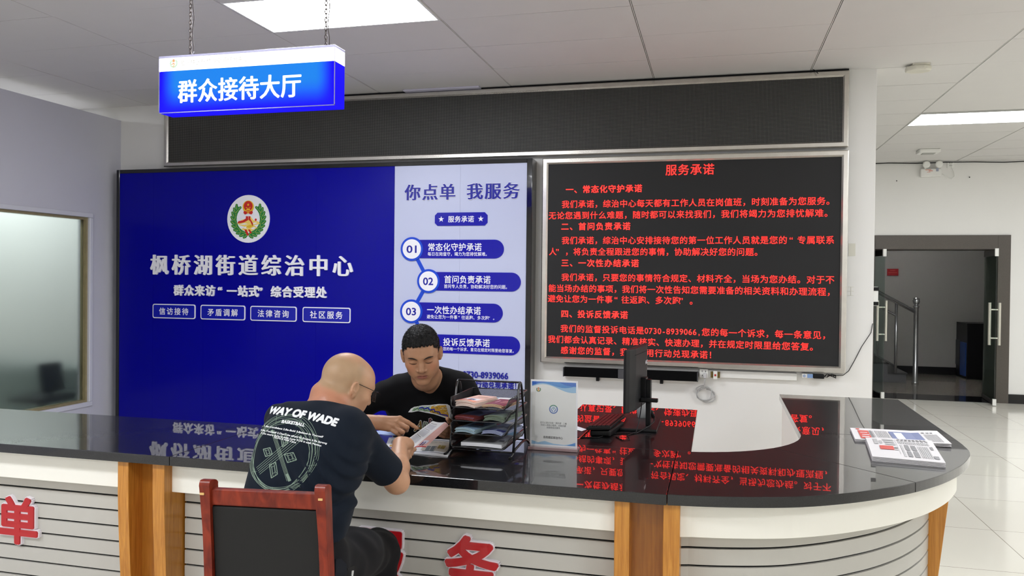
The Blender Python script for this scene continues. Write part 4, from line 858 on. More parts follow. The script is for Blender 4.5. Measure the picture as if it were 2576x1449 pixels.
newspaper('nearer newspaper on the granite, folded over, with a small red heading', [(.72, -2.315), (.672, -2.765), (.952, -2.812), (1.02, -2.30)], .022, 4, m2, lambda u, v: max(0, .007*(math.sin(u*4.2+.4)-.6)*(1-v)*(u > .05)+.004*math.sin(v*3.1)))
# ---- papers between the two men
mg = thing('open_magazine', 'open magazine with a navy border lying on the counter between the men', 'magazine', (-1.33, -3.08, TT))
Q = [(-1.53, -2.935), (-1.435, -3.215), (-1.125, -3.235), (-1.185, -2.905)]
def quadP(Q, u, v, h): return ((Vector((*Q[0], 0))*(1-u)+Vector((*Q[3], 0))*u)*(1-v)+(Vector((*Q[1], 0))*(1-u)+Vector((*Q[2], 0))*u)*v)+Vector((0, 0, h))
mb = MB(); hh = lambda u, v: .004+.0035*math.sin(math.pi*u*2)**2
mb.grid(lambda u, v: quadP(Q, u, v, TT+hh(u, v)), 12, 6)
for e in range(12): mb.add([quadP(Q, e/12, 1, TT+.0005), quadP(Q, (e+1)/12, 1, TT+.0005), quadP(Q, (e+1)/12, 1, TT+hh((e+1)/12, 1)), quadP(Q, e/12, 1, TT+hh(e/12, 1))], [(0, 1, 2, 3)])
mb.grid(lambda u, v: quadP(Q, u, v, TT+.0005), 2, 2)
mb.build('pages', PAPERW, mg)
mb = MB(); ms = [cm('mag_navy', 40, 44, 96), cm('mag_grey', 176, 176, 174), cm('mag_ochre', 196, 156, 80), cm('mag_violet', 96, 84, 150), cm('mag_olive', 156, 142, 74), cm('mag_slate', 112, 122, 128), cm('mag_cream', 206, 200, 190)]
for u0, u1, v0, v1, mi in [(.04, .46, .10, .12, 0), (.54, .96, .10, .12, 0), (.06, .45, .2, .5, 1), (.06, .45, .56, .7, 2), (.06, .45, .74, .84, 3), (.55, .95, .16, .8, 6), (.58, .76, .5, .84, 5), (.78, .95, .42, .64, 4), (.58, .95, .22, .26, 1), (.04, .96, .90, .915, 0)]:
    mb.grid(lambda a, b: quadP(Q, u0+(u1-u0)*a, v0+(v1-v0)*b, TT+.0005+.0003*(mi == 0)+hh(u0+(u1-u0)*a, 0)), 6, 2, mi)
mb.build('print', ms, mg)
bl = MB(); Q2 = [(-1.68, -2.815), (-1.655, -2.86), (-1.50, -2.865), (-1.50, -2.82)]
bl.grid(lambda u, v: quadP(Q2, u, v, TT+.0012+.012*(1-v)*math.sin(math.pi*u)), 8, 3); bl.grid(lambda u, v: quadP(Q2, u, v, TT+.0004+.012*(1-v)*math.sin(math.pi*u)), 8, 3)
tag(bl.build('blue_sheet', cm('pale_sheet', 170, 188, 232)), 'pale blue sheet at the back edge of the counter under the pointing hand', 'paper')
lf = thing('leaflet', 'folded leaflet with a pink panel held up between the two men', 'leaflet', (-1.22, -3.2, .84))
L00, L01, L10, L11, L20, L21 = [Vector(p) for p in ((-1.2842, -3.306, .8728), (-1.2355, -3.1277, .9233), (-1.2507, -3.3184, .8391), (-1.1815, -3.1139, .9187), (-1.2081, -3.2868, .837), (-1.1612, -3.1191, .9051))]
def fl(a, b, c, d, u, v, bow): p = (a*(1-v)+b*v)*(1-u)+(c*(1-v)+d*v)*u; return p+Vector((0, 0, bow*math.sin(math.pi*u)))
mb = MB(); mb.grid(lambda u, v: fl(L00, L01, L10, L11, u, v, -.004), 6, 6); mb.build('white_panel', PAPERW, lf, solid=.0006)
mb = MB()
for v0, v1 in ((.1, .3), (.36, .6), (.66, .84)):
    for k in range(7): mb.grid(lambda a, b: fl(L00, L01, L10, L11, .12+.09*k+.045*a, v0+(v1-v0)*b, -.004)+Vector((0, 0, .0009)), 1, 2)
for v0 in (.32, .62, .88): mb.grid(lambda a, b: fl(L00, L01, L10, L11, .1+.5*a, v0+.012*b, -.004)+Vector((0, 0, .0012)), 2, 1, 1)
mb.build('text_print', [cm('leaf_ink', 182, 184, 202), cm('leaf_dark', 110, 104, 116)], lf)
mb = MB(); mb.grid(lambda u, v: fl(L10, L11, L20, L21, u, v, .003), 4, 6); mb.build('pink_panel', cm('leaf_pink', 214, 170, 166), lf, solid=.0006)
mb = MB()
for u0, u1, v0, v1, mi in ((0, 1, 0, .035, 0), (.2, .75, .12, .26, 1), (.25, .4, .06, .2, 2), (.5, .6, .05, .2, 2)): mb.grid(lambda a, b: fl(L10, L11, L20, L21, u0+(u1-u0)*a, v0+(v1-v0)*b, .003)+Vector((0, 0, .0009+.0003*mi)), 3, 3, mi)
mb.build('picture_print', [cm('leaf_red', 176, 44, 56), cm('leaf_lilac', 206, 206, 226), cm('leaf_violet', 80, 60, 110)], lf)
# ================================================================== CHAIR
MAHO = wood('mahogany', srgb(92, 24, 14), srgb(138, 48, 25), (5, 5, 2.0), rough=.42, coat=.12); MAHO.node_tree.nodes['Principled BSDF'].inputs['Specular IOR Level'].default_value = .3; MAHO.node_tree.nodes['Principled BSDF'].inputs['Coat Roughness'].default_value = .08
LEATH = mat('black_leatherette', srgb(34, 34, 34), .6, spec=.25, bump=.12, bscale=500)
def chair():
    c = thing('dining_chair', 'red-brown lacquered wooden chair with black back panel, turned away from us', 'chair', (-1.312, -4.375, 0), R(7))
    W = WM[c.name]
    def put(mb, nm, m, par=None, **k):
        t = MB(); t.add([W @ Vector(v) for v in mb.v], mb.f, 0); t.mi = list(mb.mi); return t.build(nm, m, par or c, **k)
    # local axes: +y is the way the sitter faces, the back panel stands at y = 0
    def bend(z): return .032-.095*max(0, z-.45)+.010*math.sin((z-.45)*6.0)
    for sx in (-1, 1):
        mb = MB(); zs = np.linspace(.0, .93, 30); V = []
        for z in zs:
            y = bend(z) if z > .45 else .032-.10*((.45-z)/.45)**1.5; w = .0135+.0035*max(0, (z-.8)/.15); xo = sx*(.1815+.005*min(1, max(0, (.93-z)/.4)))
            V.append((xo, y, z, w))
        top = V[-1]
        for k in range(1, 7): a = k*math.pi/12; V.append((top[0], top[1]-.016*(1-math.cos(a)), top[2]+.022*math.sin(a), top[3]))
        vs = []; fs = []
        for (x, y, z, w), d in zip(V, [.027]*30+[.027*math.cos(k*math.pi/12)+.002 for k in range(1, 7)]): vs += [(x-w, y-d, z), (x+w, y-d, z), (x+w, y+d, z), (x-w, y+d, z)]
        for i in range(len(V)-1):
            for k in range(4): fs.append((4*i+k, 4*i+(k+1) % 4, 4*i+4+(k+1) % 4, 4*i+4+k))
        fs += [(3, 2, 1, 0), tuple(4*(len(V)-1)+k for k in range(4))]
        mb.add(vs, fs); p = put(mb, 'back_post', MAHO, bevel=.008, bseg=3)
        m2 = MB(); m2.box(sx*.186-.010, sx*.186+.004, -.0388, -.0340, .908, .915); put(m2, 'chip', cm('bare_wood', 214, 176, 112), p, bevel=.0014)
    mb = MB(); ys = lambda z: bend(z)
    mb.add([(x, ys(z)+d, z) for z in (.872, .925) for x in (-.185, .185) for d in (-.016, .014)], [(0, 2, 6, 4), (1, 5, 7, 3), (4, 6, 7, 5), (0, 1, 3, 2), (0, 4, 5, 1), (2, 3, 7, 6)]); put(mb, 'top_rail', MAHO, bevel=.008, bseg=3)
    mb = MB(); n = 10; zz = [.47+.40*k/n for k in range(n+1)]
    vs = [(x, ys(z)+d, z) for z in zz for x in (-.172, .172) for d in (-.013, .022)]; fs = []
    for k in range(n):
        a = 4*k; fs += [(a, a+2, a+6, a+4), (a+1, a+5, a+7, a+3), (a, a+4, a+5, a+1), (a+2, a+3, a+7, a+6)]
    fs += [(0, 1, 3, 2), (4*n, 4*n+2, 4*n+3, 4*n+1)]
    mb.add(vs, fs); put(mb, 'back_panel', LEATH, bevel=.006, bseg=3)
    mb = MB(); mb.box(-.2, .2, .02, .42, .40, .44); put(mb, 'seat_frame', MAHO, bevel=.008)
    mb = MB(); mb.box(-.195, .195, .03, .43, .435, .475); put(mb, 'seat', LEATH, bevel=.018, bseg=3)
    for sx in (-1, 1):
        mb = MB(); mb.tube([(sx*.18, .395, .41), (sx*.185, .405, 0)], [.022, .016], 8); put(mb, 'front_leg', MAHO)
        mb = MB(); mb.box(sx*.185-.012, sx*.185+.012, -.02, .40, .2, .225); put(mb, 'stretcher', MAHO)
    return c
chair()
# ================================================================== FIGURES: distance fields turned into one skin each
f32 = np.float32
def V3(*a): return np.array(a, f32)
def caps(P, a, b, ra, rb=None):
    a, b = np.asarray(a, f32), np.asarray(b, f32); rb = ra if rb is None else rb
    d = b-a; t = np.clip(((P-a) @ d)/max(float(d @ d), 1e-12), 0, 1)
    q = P-a-t[:, None]*d
    return np.sqrt((q*q).sum(1))-(ra+(rb-ra)*t)
def ell(P, c, r, rot=None):
    q = P-np.asarray(c, f32)
    if rot is not None: q = q @ rot
    r = np.asarray(r, f32); k0 = np.sqrt(((q/r)**2).sum(1)); k1 = np.sqrt(((q/(r*r))**2).sum(1))
    return k0*(k0-1)/np.maximum(k1, 1e-6)
def sph(P, c, r): return np.sqrt(((P-np.asarray(c, f32))**2).sum(1))-r
def smin(a, b, k): h = np.clip(.5+.5*(b-a)/k, 0, 1); return b+(a-b)*h-k*h*(1-h)
def smax(a, b, k): return -smin(-a, -b, k)
def chain(P, pts, rs, k=.01):
    d = None
    for i in range(len(pts)-1):
        e = caps(P, pts[i], pts[i+1], rs[i], rs[i+1]); d = e if d is None else smin(d, e, k)
    return d
def plane(P, c, n): n = np.asarray(n, f32); n = n/np.linalg.norm(n); return (P-np.asarray(c, f32)) @ n
def sdf_mesh(F, lo, hi, h, project=1):
    lo, hi = np.array(lo, f32), np.array(hi, f32); m = 6
    nb = np.ceil((hi-lo)/(m*h)).astype(int); n = nb*m
    cc = [lo[a]+(np.arange(nb[a])+.5)*m*h for a in range(3)]
    C = np.stack(np.meshgrid(*cc, indexing='ij'), -1).reshape(-1, 3).astype(f32); fc = F(C)
    act = np.abs(fc) < m*h*1.25
    G = np.repeat(np.repeat(np.repeat(np.where(fc > 0, 1, -1).astype(f32).reshape(nb), m, 0), m, 1), m, 2)
    bi = np.stack(np.unravel_index(np.nonzero(act)[0], nb), -1)*m
    o = np.stack(np.meshgrid(*[np.arange(m)]*3, indexing='ij'), -1).reshape(-1, 3)
    I = (bi[:, None, :]+o[None]).reshape(-1, 3)
    for s in range(0, len(I), 400000):
        J = I[s:s+400000]; G[J[:, 0], J[:, 1], J[:, 2]] = F((lo+J*f32(h)).astype(f32))
    neg = G < 0; cnt = np.zeros(n-1, np.int8); offs = [(i, j, k) for i in (0, 1) for j in (0, 1) for k in (0, 1)]
    sl = lambda o_: tuple(slice(o_[a], n[a]-1+o_[a]) for a in range(3))
    for o_ in offs: cnt += neg[sl(o_)]
    A = np.stack(np.nonzero((cnt > 0) & (cnt < 8)), -1)
    val = {o_: G[A[:, 0]+o_[0], A[:, 1]+o_[1], A[:, 2]+o_[2]] for o_ in offs}
    S = np.zeros((len(A), 3)); W = np.zeros(len(A))
    for o_ in offs:
        for a in range(3):
            if o_[a] == 0:
                p_ = list(o_); p_[a] = 1; p_ = tuple(p_); va, vb = val[o_], val[p_]; x = (va < 0) != (vb < 0)
                t = np.where(x, va/np.where(va == vb, 1, va-vb), 0)
                q = np.array(o_, float)[None].repeat(len(A), 0); q[:, a] += t; S[x] += q[x]; W[x] += 1
    V = lo+(A+S/W[:, None])*h
    idm = np.full(n-1, -1, np.int32); idm[A[:, 0], A[:, 1], A[:, 2]] = np.arange(len(A))
    Q = []
    for a in range(3):
        b, c = (a+1) % 3, (a+2) % 3
        s0 = [slice(1, n[k]-1) for k in range(3)]; s1 = list(s0); s0[a] = slice(0, n[a]-1); s1[a] = slice(1, n[a])
        x = neg[tuple(s0)] != neg[tuple(s1)]; E = np.stack(np.nonzero(x), -1)
        E[:, b] += 1; E[:, c] += 1
        fl = neg[E[:, 0], E[:, 1], E[:, 2]]
        q = []
        for db, dc in ((0, 0), (-1, 0), (-1, -1), (0, -1)):
            K = E.copy(); K[:, b] += db; K[:, c] += dc; q.append(idm[K[:, 0], K[:, 1], K[:, 2]])
        q = np.stack(q, -1); q[~fl] = q[~fl][:, ::-1]; Q.append(q)
    Q = np.concatenate(Q); Q = Q[(Q >= 0).all(1)]
    for _ in range(project):
        P = V.astype(f32); e = f32(h*.3); f0 = F(P)
        g_ = np.stack([(F(P+np.eye(3, dtype=f32)[a]*e)-F(P-np.eye(3, dtype=f32)[a]*e))/(2*e) for a in range(3)], -1)
        g2 = np.maximum((g_*g_).sum(1), .2); V = V-np.clip(f0/g2, -h*.8, h*.8)[:, None]*g_
    return V, Q
def mesh_obj(name, V, Q, mats, parent, mi=None):
    inv = np.array(WM[parent.name].inverted()); V = V @ inv[:3, :3].T + inv[:3, 3]
    me = bpy.data.meshes.new(name); me.vertices.add(len(V)); me.vertices.foreach_set('co', V.astype(f32).ravel())
    me.loops.add(len(Q)*4); me.loops.foreach_set('vertex_index', Q.astype(np.int32).ravel())
    me.polygons.add(len(Q)); me.polygons.foreach_set('loop_start', np.arange(0, len(Q)*4, 4, dtype=np.int32)); me.polygons.foreach_set('loop_total', np.full(len(Q), 4, np.int32))
    for m in mats: me.materials.append(m)
    if mi is not None: me.polygons.foreach_set('material_index', mi.astype(np.int32))
    me.polygons.foreach_set('use_smooth', np.ones(len(Q), bool)); me.update(); me.validate()
    o = bpy.data.objects.new(name, me); COL.objects.link(o); o.parent = parent; WM[o.name] = WM[parent.name]
    return o
def rot_of(az, pitch, roll):
    """columns: right, forward, up of a head that looks along azimuth az (from +Y towards +X), pitch down, roll"""
    f = np.array([math.sin(az)*math.cos(pitch), math.cos(az)*math.cos(pitch), -math.sin(pitch)]); r = np.array([math.cos(az), -math.sin(az), 0]); u = np.cross(r, f)
    r2 = math.cos(roll)*r+math.sin(roll)*u; u2 = np.cross(r2, f); return np.stack([r2, f, u2], 1).astype(f32)
def rx(a): c, s = math.cos(a), math.sin(a); return np.array([[1, 0, 0], [0, c, -s], [0, s, c]], f32)
def rz_(a): c, s = math.cos(a), math.sin(a); return np.array([[c, -s, 0], [s, c, 0], [0, 0, 1]], f32)
def head_field(Q, heavy=0., bald=False):
    """local coordinates: x right, y towards the face, z up; origin at the middle of the skull"""
    ax = Q.copy(); ax[:, 0] = np.abs(ax[:, 0]); E = lambda c, r, rot=None: ell(ax, c, r, rot)
    d = ell(Q, (0, -.012, .022), (.077, .097, .088))
    d = smin(d, ell(Q, (0, .045, .018), (.066, .050, .066)), .03)                       # forehead
    d = smin(d, ell(Q, (0, .03, -.055), (.060+heavy*.008, .062, .072)), .03)            # middle face and jaw
    d = smin(d, E((.045, -.005, -.07), (.022+heavy*.006, .04, .035)), .03)              # jaw corner
    d = smin(d, E((.044, .058, -.028), (.024, .026, .024)), .025)                       # cheekbone
    d = smin(d, E((.026, .068, -.062), (.022, .022, .03)), .025)
    d = smin(d, ell(Q, (0, .076, -.108), (.026, .020, .018)), .025)                     # chin
    d = smin(d, caps(ax, (.0, .092, .012), (.040, .080, .016), .010, .009), .02)       # brow ridge
    d = smax(d, -E((.033, .104, -.004), (.020, .018, .011)), .012)                      # eye hollow
    d = smin(d, E((.033, .0795, -.0055), (.0165, .0135, .0105)), .006)                  # closed lid
    d = smin(d, chain(Q, [(0, .093, .004), (0, .103, -.018), (0, .112, -.036)], [.0085, .0095, .0115], .008), .010)   # nose
    d = smin(d, E((.0135, .099, -.041), (.0095, .0115, .0085)), .006)
    d = smax(d, -E((.0075, .103, -.0495), (.004, .006, .004)), .004)
    d = smin(d, ell(Q, (0, .086, -.066), (.026, .014, .018)), .014)                     # mouth mound
    d = smin(d, caps(ax, (0, .0975, -.0665), (.019, .0885, -.0700), .0042, .0022), .004)
    d = smin(d, caps(ax, (0, .0965, -.0765), (.016, .0885, -.0742), .0054, .003), .004)
    d = smax(d, -caps(ax, (0, .1045, -.0712), (.024, .0925, -.0722), .0022, .0016), .003)
    # ears
    er = rz_(R(16)) @ rx(R(10)); ec = np.array([.0825, -.006, -.012], f32)
    ear = E(ec, (.0075, .0175, .0285), er); ear = smax(ear, -E(ec+np.array([.0085, .002, .001], f32), (.0075, .0115, .0185), er), .004)
    hel = [tuple(ec+er @ np.array([.0035, .0145*math.cos(t), .0250*math.sin(t)], f32)) for t in np.linspace(R(-70), R(215), 9)][::-1]
    hel = [tuple(ec+er @ np.array([.0040, -.0150*math.cos(t), .0252*math.sin(t)], f32)) for t in np.linspace(R(-50), R(190), 9)]
    ear = smin(ear, chain(ax, hel, [.0030]*9, .002), .003); ear = smin(ear, chain(ax, [tuple(ec+er @ np.array(q, f32)) for q in ((.004, .010, -.004), (.005, .003, -.013), (.005, -.006, -.006), (.0045, -.004, .012))], [.003, .0028, .0028, .0022], .002), .003)
    ear = smin(ear, E((.079, .002, -.034), (.0065, .009, .009)), .007); ear = smin(ear, E((.074, .0, -.016), (.010, .011, .026)), .006); d = smin(d, ear, .008)
    # neck
    d = smin(d, caps(Q, (0, -.022, -.05), (0, -.04, -.15), .054+heavy*.012, .058+heavy*.012), .03)
    if bald:
        d = smin(d, ell(Q, (0, -.075, -.065), (.055, .035, .028)), .025)              # roll at the nape
        d = smax(d, -caps(ax, (0, -.1105, -.034), (.055, -.088, -.040), .0042, .0022), .004)
    return d
def skin_tint(o, V, weights):
    """albedo of the skin per point: base colour mixed with stubble, ruddy or lip colours"""
    me = o.data; at = me.color_attributes.new('skin_tone', 'FLOAT_COLOR', 'POINT'); at.data.foreach_set('color', np.concatenate([V, np.ones((len(V), 1))], 1).astype(f32).ravel())
    m = me.materials[0]; nt = m.node_tree; I = nt.nodes['Principled BSDF'].inputs; a = nt.nodes.new('ShaderNodeAttribute'); a.attribute_name = 'skin_tone'
    tc = nt.nodes.new('ShaderNodeTexCoord'); n = nt.nodes.new('ShaderNodeTexNoise'); n.inputs['Scale'].default_value = 22; n.inputs['Detail'].default_value = 6; nt.links.new(tc.outputs['Object'], n.inputs['Vector'])
    mr = nt.nodes.new('ShaderNodeMapRange'); mr.inputs[3].default_value = .86; mr.inputs[4].default_value = 1.12; nt.links.new(n.outputs['Fac'], mr.inputs[0])
    vm = nt.nodes.new('ShaderNodeVectorMath'); vm.operation = 'SCALE'; nt.links.new(a.outputs['Color'], vm.inputs[0]); nt.links.new(mr.outputs[0], vm.inputs['Scale']); nt.links.new(vm.outputs[0], I['Base Color'])
def sstep(a, b, x): t = np.clip((x-a)/(b-a), 0, 1); return t*t*(3-2*t)
def mixc(A, c, w): return A*(1-w[:, None])+np.array(srgb(*c)[:3])[None]*w[:, None]
def skin(name, c, noise=.12):
    m = mat(name, srgb(*c), .46, spec=.4, sss=.06, noise=noise, nscale=16, bump=.15, bscale=260)
    m.node_tree.nodes['Principled BSDF'].inputs['Subsurface Radius'].default_value = (1, .35, .2); return m
CLOTH = lambda n, *c: mat(n, srgb(*c), .9, spec=.12, sheen=.04, noise=.12, nscale=30, bump=.25, bscale=700)
def folds(P, amp, spec):
    w = np.zeros(len(P), f32)
    for (k, ph, wt) in spec:
        k = np.asarray(k, f32); w += wt*np.sin(P @ k+ph+1.3*np.sin(P @ np.roll(k, 1)*.45+ph*2))
    return amp*w
def bvh_of(V, Q): return bvhtree.BVHTree.FromPolygons([tuple(v) for v in V], [tuple(q) for q in Q])
# ------------------------------------------------------------------ the seated visitor
def visitor():
    p = thing('person', 'bald man with glasses in a dark navy T-shirt, seated with his back to us', 'person', (-1.385, -4.05, 0))
    Hc = V3(-1.358, -3.742, 1.166); Hr = rot_of(R(38), R(25), R(-2)); hs = 1.02
    shR, elR, wrR = V3(-1.252, -3.905, 1.003), V3(-1.182, -3.668, .785), V3(-1.263, -3.447, .882)
    shL, elL, wrL = V3(-1.575, -3.835, 1.03), V3(-1.625, -3.60, .835), V3(-1.50, -3.40, .845)
    C7 = V3(-1.372, -3.885, 1.078)
    LV = [((-1.392, -4.12, .56), .095, .115), ((-1.396, -4.09, .68), .072, .122), ((-1.394, -4.055, .78), .068, .122), ((-1.389, -4.01, .87), .087, .114), ((-1.385, -3.96, .96), .115, .10), ((-1.386, -3.91, 1.035), .12, .072)]
    rv = V3(math.cos(R(10)), -math.sin(R(10)), 0)
    def torso(P, g):
        d = None
        for c, hw, rad in LV:
            c = V3(*c); e = caps(P, c-rv*hw, c+rv*hw, rad+g); d = e if d is None else smin(d, e, .06)
        d = smin(d, caps(P, shL+V3(.05, .0, -.01), C7+V3(-.02, -.0, -.015), .052+g), .05); d = smin(d, caps(P, shR+V3(-.03, .02, -.005), C7+V3(.02, 0, -.015), .052+g), .05)
        return d
    MC = [V3(*x) for x in ((-1.2431, -3.385, .868), (-1.2365, -3.402, .861), (-1.2335, -3.418, .854), (-1.234, -3.433, .847))]
    def body(P):
        d = head_field((P-Hc) @ Hr/f32(hs), .9, True)*hs
        d = smin(d, caps(P, Hc+Hr @ V3(0, -.035, -.09), C7+V3(0, .01, -.02), .064, .074), .045)
        d = smin(d, torso(P, -.02), .04)
        for s, e, w in ((shR, elR, wrR), (shL, elL, wrL)):
            mid = e*.62+w*.38+V3(0, 0, -.004)
            d = smin(d, chain(P, [s, e], [.056, .047], .02), .03); d = smin(d, chain(P, [e, mid, w], [.044, .043, .029], .02), .02)
        # right hand: bent wrist, back of the hand up, fingers curled under
        bk = V3(-1.262, -3.412, .876)
        h = ell(P, (wrR+bk)/2+V3(.004, .0, .0), (.036, .040, .026)); h = smin(h, ell(P, bk+V3(.008, .006, -.006), (.036, .040, .025)), .025)
        for k, m_ in enumerate(MC):
            pip = m_+V3(.006-.002*k, .012-.006*k, -.030); tip = m_+V3(-.022, .006-.004*k, -.040)
            fg = chain(P, [m_+V3(-.018, 0, .002), m_, pip, tip], [.0105, .0108, .0098, .0085], .004); h = smin(h, fg, .005)
        th = chain(P, [wrR+V3(-.012, .03, -.012), V3(-1.270, -3.385, .852), V3(-1.249, -3.362, .842), V3(-1.232, -3.358, .842)], [.015, .0125, .0105, .009], .006); h = smin(h, th, .008)
        d = smin(d, h, .014)
        bl = V3(-1.455, -3.365, .835); h = ell(P, bl, (.042, .04, .022))
        for k in range(4):
            a = V3(-1.43+.004*k, -3.325-.019*k, .84); h = smin(h, chain(P, [a, a+V3(.035, .012, -.004), a+V3(.05, .012, -.026)], [.0105, .0095, .0085], .004), .005)
        h = smin(h, chain(P, [V3(-1.48, -3.345, .838), V3(-1.462, -3.318, .832), V3(-1.44, -3.302, .826)], [.013, .011, .009], .004), .006)
        return smin(d, h, .014)
    Vb, Qb = sdf_mesh(body, (-1.75, -4.30, .42), (-1.10, -3.28, 1.32), .0042)
    SK = skin('skin_visitor', (198, 152, 122), 0); SK.node_tree.nodes['Principled BSDF'].inputs['Roughness'].default_value = .42
    bo = mesh_obj('body', Vb, Qb, [SK], p); L = (Vb-np.array(Hc)) @ np.array(Hr)/hs
    tone = np.repeat(np.array(srgb(198, 152, 122)[:3])[None], len(Vb), 0); nz = .006*np.sin(L[:, 0]*70+L[:, 2]*40)+.005*np.sin(L[:, 1]*90)
    isH = (np.linalg.norm(L, axis=1) < .22)
    ruddy = sstep(-.02, -.07, L[:, 2]+nz)*sstep(.02, -.05, L[:, 1]+nz)*(np.linalg.norm(L, axis=1) < .33); tone = mixc(tone, (184, 118, 94), ruddy*.6)
    stub = sstep(-.055, -.035, L[:, 2]+nz*.5)*sstep(.055, -.005, L[:, 1]+nz)*sstep(.095, .075, np.abs(L[:, 0]))*sstep(.105, .06, L[:, 2])*isH; tone = mixc(tone, (166, 140, 110), stub*.8)
    skin_tint(bo, tone, None)
    # T-shirt
    cn = C7+V3(.0, .0, .028); cnv = V3(.02, .55, 1)
    slA = shR+(elR-shR)*f32(.78); sdir = (elR-shR)/np.linalg.norm(elR-shR)
    slB = shL+(elL-shL)*f32(.86); sdl = (elL-shL)/np.linalg.norm(elL-shL)
    def shirt(P):
        d = torso(P, .006)
        z = P[:, 2]; low = np.clip((.98-z)/.25, 0, 1)
        d = d+folds(P, .0048, [((22, 14, 52), 0., .6), ((-30, 10, 44), 1.2, .5), ((46, 20, -34), 2.1, .4)])*low
        d = d+.013*np.exp(-((z-.82)/.016)**2)*np.clip((P[:, 0]+1.30)/.08, 0, 1)-.005*np.exp(-((z-.785)/.018)**2)*np.clip((P[:, 0]+1.30)/.08, 0, 1)
        fx, fy = P[:, 0]+1.27, z-.90; d = d+.005*np.sin((fx*.75+fy)*120+3*np.sin(fx*20))*np.exp(-(fx*fx*40+fy*fy*60))
        sl = caps(P, shR+V3(-.0, 0, .0), elR, .069, .062); sl = sl+folds(P, .0022, [((30, 44, 20), .4, .6), ((-30, 30, 50), 2., .5)])
        sl = smax(sl, plane(P, slA, sdir+V3(.0, .0, .0)), .006); inner = caps(P, shR+(elR-shR)*f32(.55), elR+sdir*f32(.1), .053, .050); sl = np.maximum(sl, -inner)
        s2 = caps(P, shL, elL, .070, .070); s2 = smax(s2, plane(P, slB, sdl), .006); s2 = np.maximum(s2, -caps(P, shL+(elL-shL)*f32(.55), elL+sdl*f32(.1), .054, .056))
        d = smin(d, sl, .035); d = smin(d, s2, .035)
        d = np.maximum(d, -np.maximum(inner, plane(P, slA-sdir*f32(.06), -sdir)))
        d = smax(d, plane(P, cn, cnv), .008)
        d = np.maximum(d, -(z-.685-.01*np.sin(P[:, 0]*25)))
        q = P-cn; rr = q-(q @ (cnv/np.linalg.norm(cnv)))[:, None]*(cnv/np.linalg.norm(cnv)); 
        return d
    Vs, Qs = sdf_mesh(shirt, (-1.78, -4.34, .60), (-1.08, -3.5, 1.20), .005)
    NAVYC = CLOTH('navy_cotton', 22, 29, 40)
    sh_ = mesh_obj('t_shirt', Vs, Qs, [NAVYC], p)
    # print on the back: laid on the cloth along one direction
    tree = bvh_of(Vs, Qs)
    B0 = Vector((-1.43, -4.0, 1.0)); dv = Vector((-.448, .862, -.175)).normalized(); rt = dv.cross(Vector((0, 0, 1))).normalized(); up = rt.cross(dv)
    K = 1/714.
    def lay(a, b, off):
        o = B0+rt*(a*K)+up*(b*K)-dv*.8; h, nrm, i, ds = tree.ray_cast(o, dv)
        if h is None: return None
        if nrm.dot(dv) > 0: nrm = -nrm
        return h+nrm*off
    CX, CY = 745., 1110.
    def pp(cx, cy): return (620+cx/5.571-CX, -(980+cy/5.571-CY))
    def decal_text(mb, txt, p0, p1, hgt, bold, shear, arc=0., off=.0012):
        v, f = glyph(txt, bold, 0., 4, shear); a0, a1 = v[:, 0].min(), v[:, 0].max(); (xa, ya), (xb, yb) = pp(*p0), pp(*p1)
        L_ = math.hypot(xb-xa, yb-ya); ux, uy = (xb-xa)/L_, (yb-ya)/L_; hh = hgt/5.571
        bm = bmesh.new(); vv = [bm.verts.new(q) for q in v]
        for q in f:
            try: bm.faces.new([vv[i] for i in q])
            except ValueError: pass
        bmesh.ops.triangulate(bm, faces=bm.faces[:]); bmesh.ops.subdivide_edges(bm, edges=[e for e in bm.edges if e.calc_length() > .25], cuts=2)
        bm.verts.index_update(); P_ = []
        for q in bm.verts:
            t = (q.co.x-a0)/(a1-a0); a = xa+ux*L_*t-uy*(q.co.y/.72*hh); b = ya+uy*L_*t+ux*(q.co.y/.72*hh)+arc/5.571*math.sin(math.pi*t)
            P_.append(lay(a, b, off+q.co.z*.002))
        ok = [[w.index for w in q.verts] for q in bm.faces]; bm.free()
        mb.add([c or (0, 0, 0) for c in P_], [q for q in ok if all(P_[i] is not None for i in q)])
    PR = mat('print_white', srgb(232, 234, 236), .6)
    mb = MB(); decal_text(mb, 'WAY OF WADE', (303, 362), (1272, 582), 106, .055, .32, 26); mb.build('headline_print', PR, sh_)
    mb = MB(); decal_text(mb, 'BASKETBALL', (500, 503), (822, 566), 42, .05, .2, 4); mb.build('word_print', PR, sh_)
    mb = MB()
    for t, a, b in (('1.Be-Confident 2.Be-Bold 3.Believe in Yourself', (258, 552), (1080, 724)), ('4.Be Yourself 5.Don\'t be afraid to Evolve 6.Be Strong', (208, 604), (1128, 810)), ('7.Do more 8.Do it with Love 9.Do it with Passion', (218, 647), (1056, 836)), ('10.Do it with Care', (412, 712), (716, 790))):
        decal_text(mb, t, a, b, 24, .035, .15, 6, .0016)
    mb.build('small_print', PR, sh_)
    def ribbon(mb, pts, w, off=.0009, closed=False):
        pts = [pp(*q) for q in pts]; N = len(pts); ring_ = []
        for i, (a, b) in enumerate(pts):
            a0, b0 = pts[(i-1) % N] if (closed or i) else pts[i]; a1, b1 = pts[(i+1) % N] if (closed or i < N-1) else pts[i]
            L_ = math.hypot(a1-a0, b1-b0) or 1; nx, ny = -(b1-b0)/L_*w/13, (a1-a0)/L_*w/13
            ring_.append((lay(a+nx, b+ny, off), lay(a-nx, b-ny, off)))
        for i in range(N if closed else N-1):
            q = [*ring_[i], *ring_[(i+1) % N][::-1]]
            if all(c is not None for c in q): mb.add(q, [(0, 1, 2, 3)])
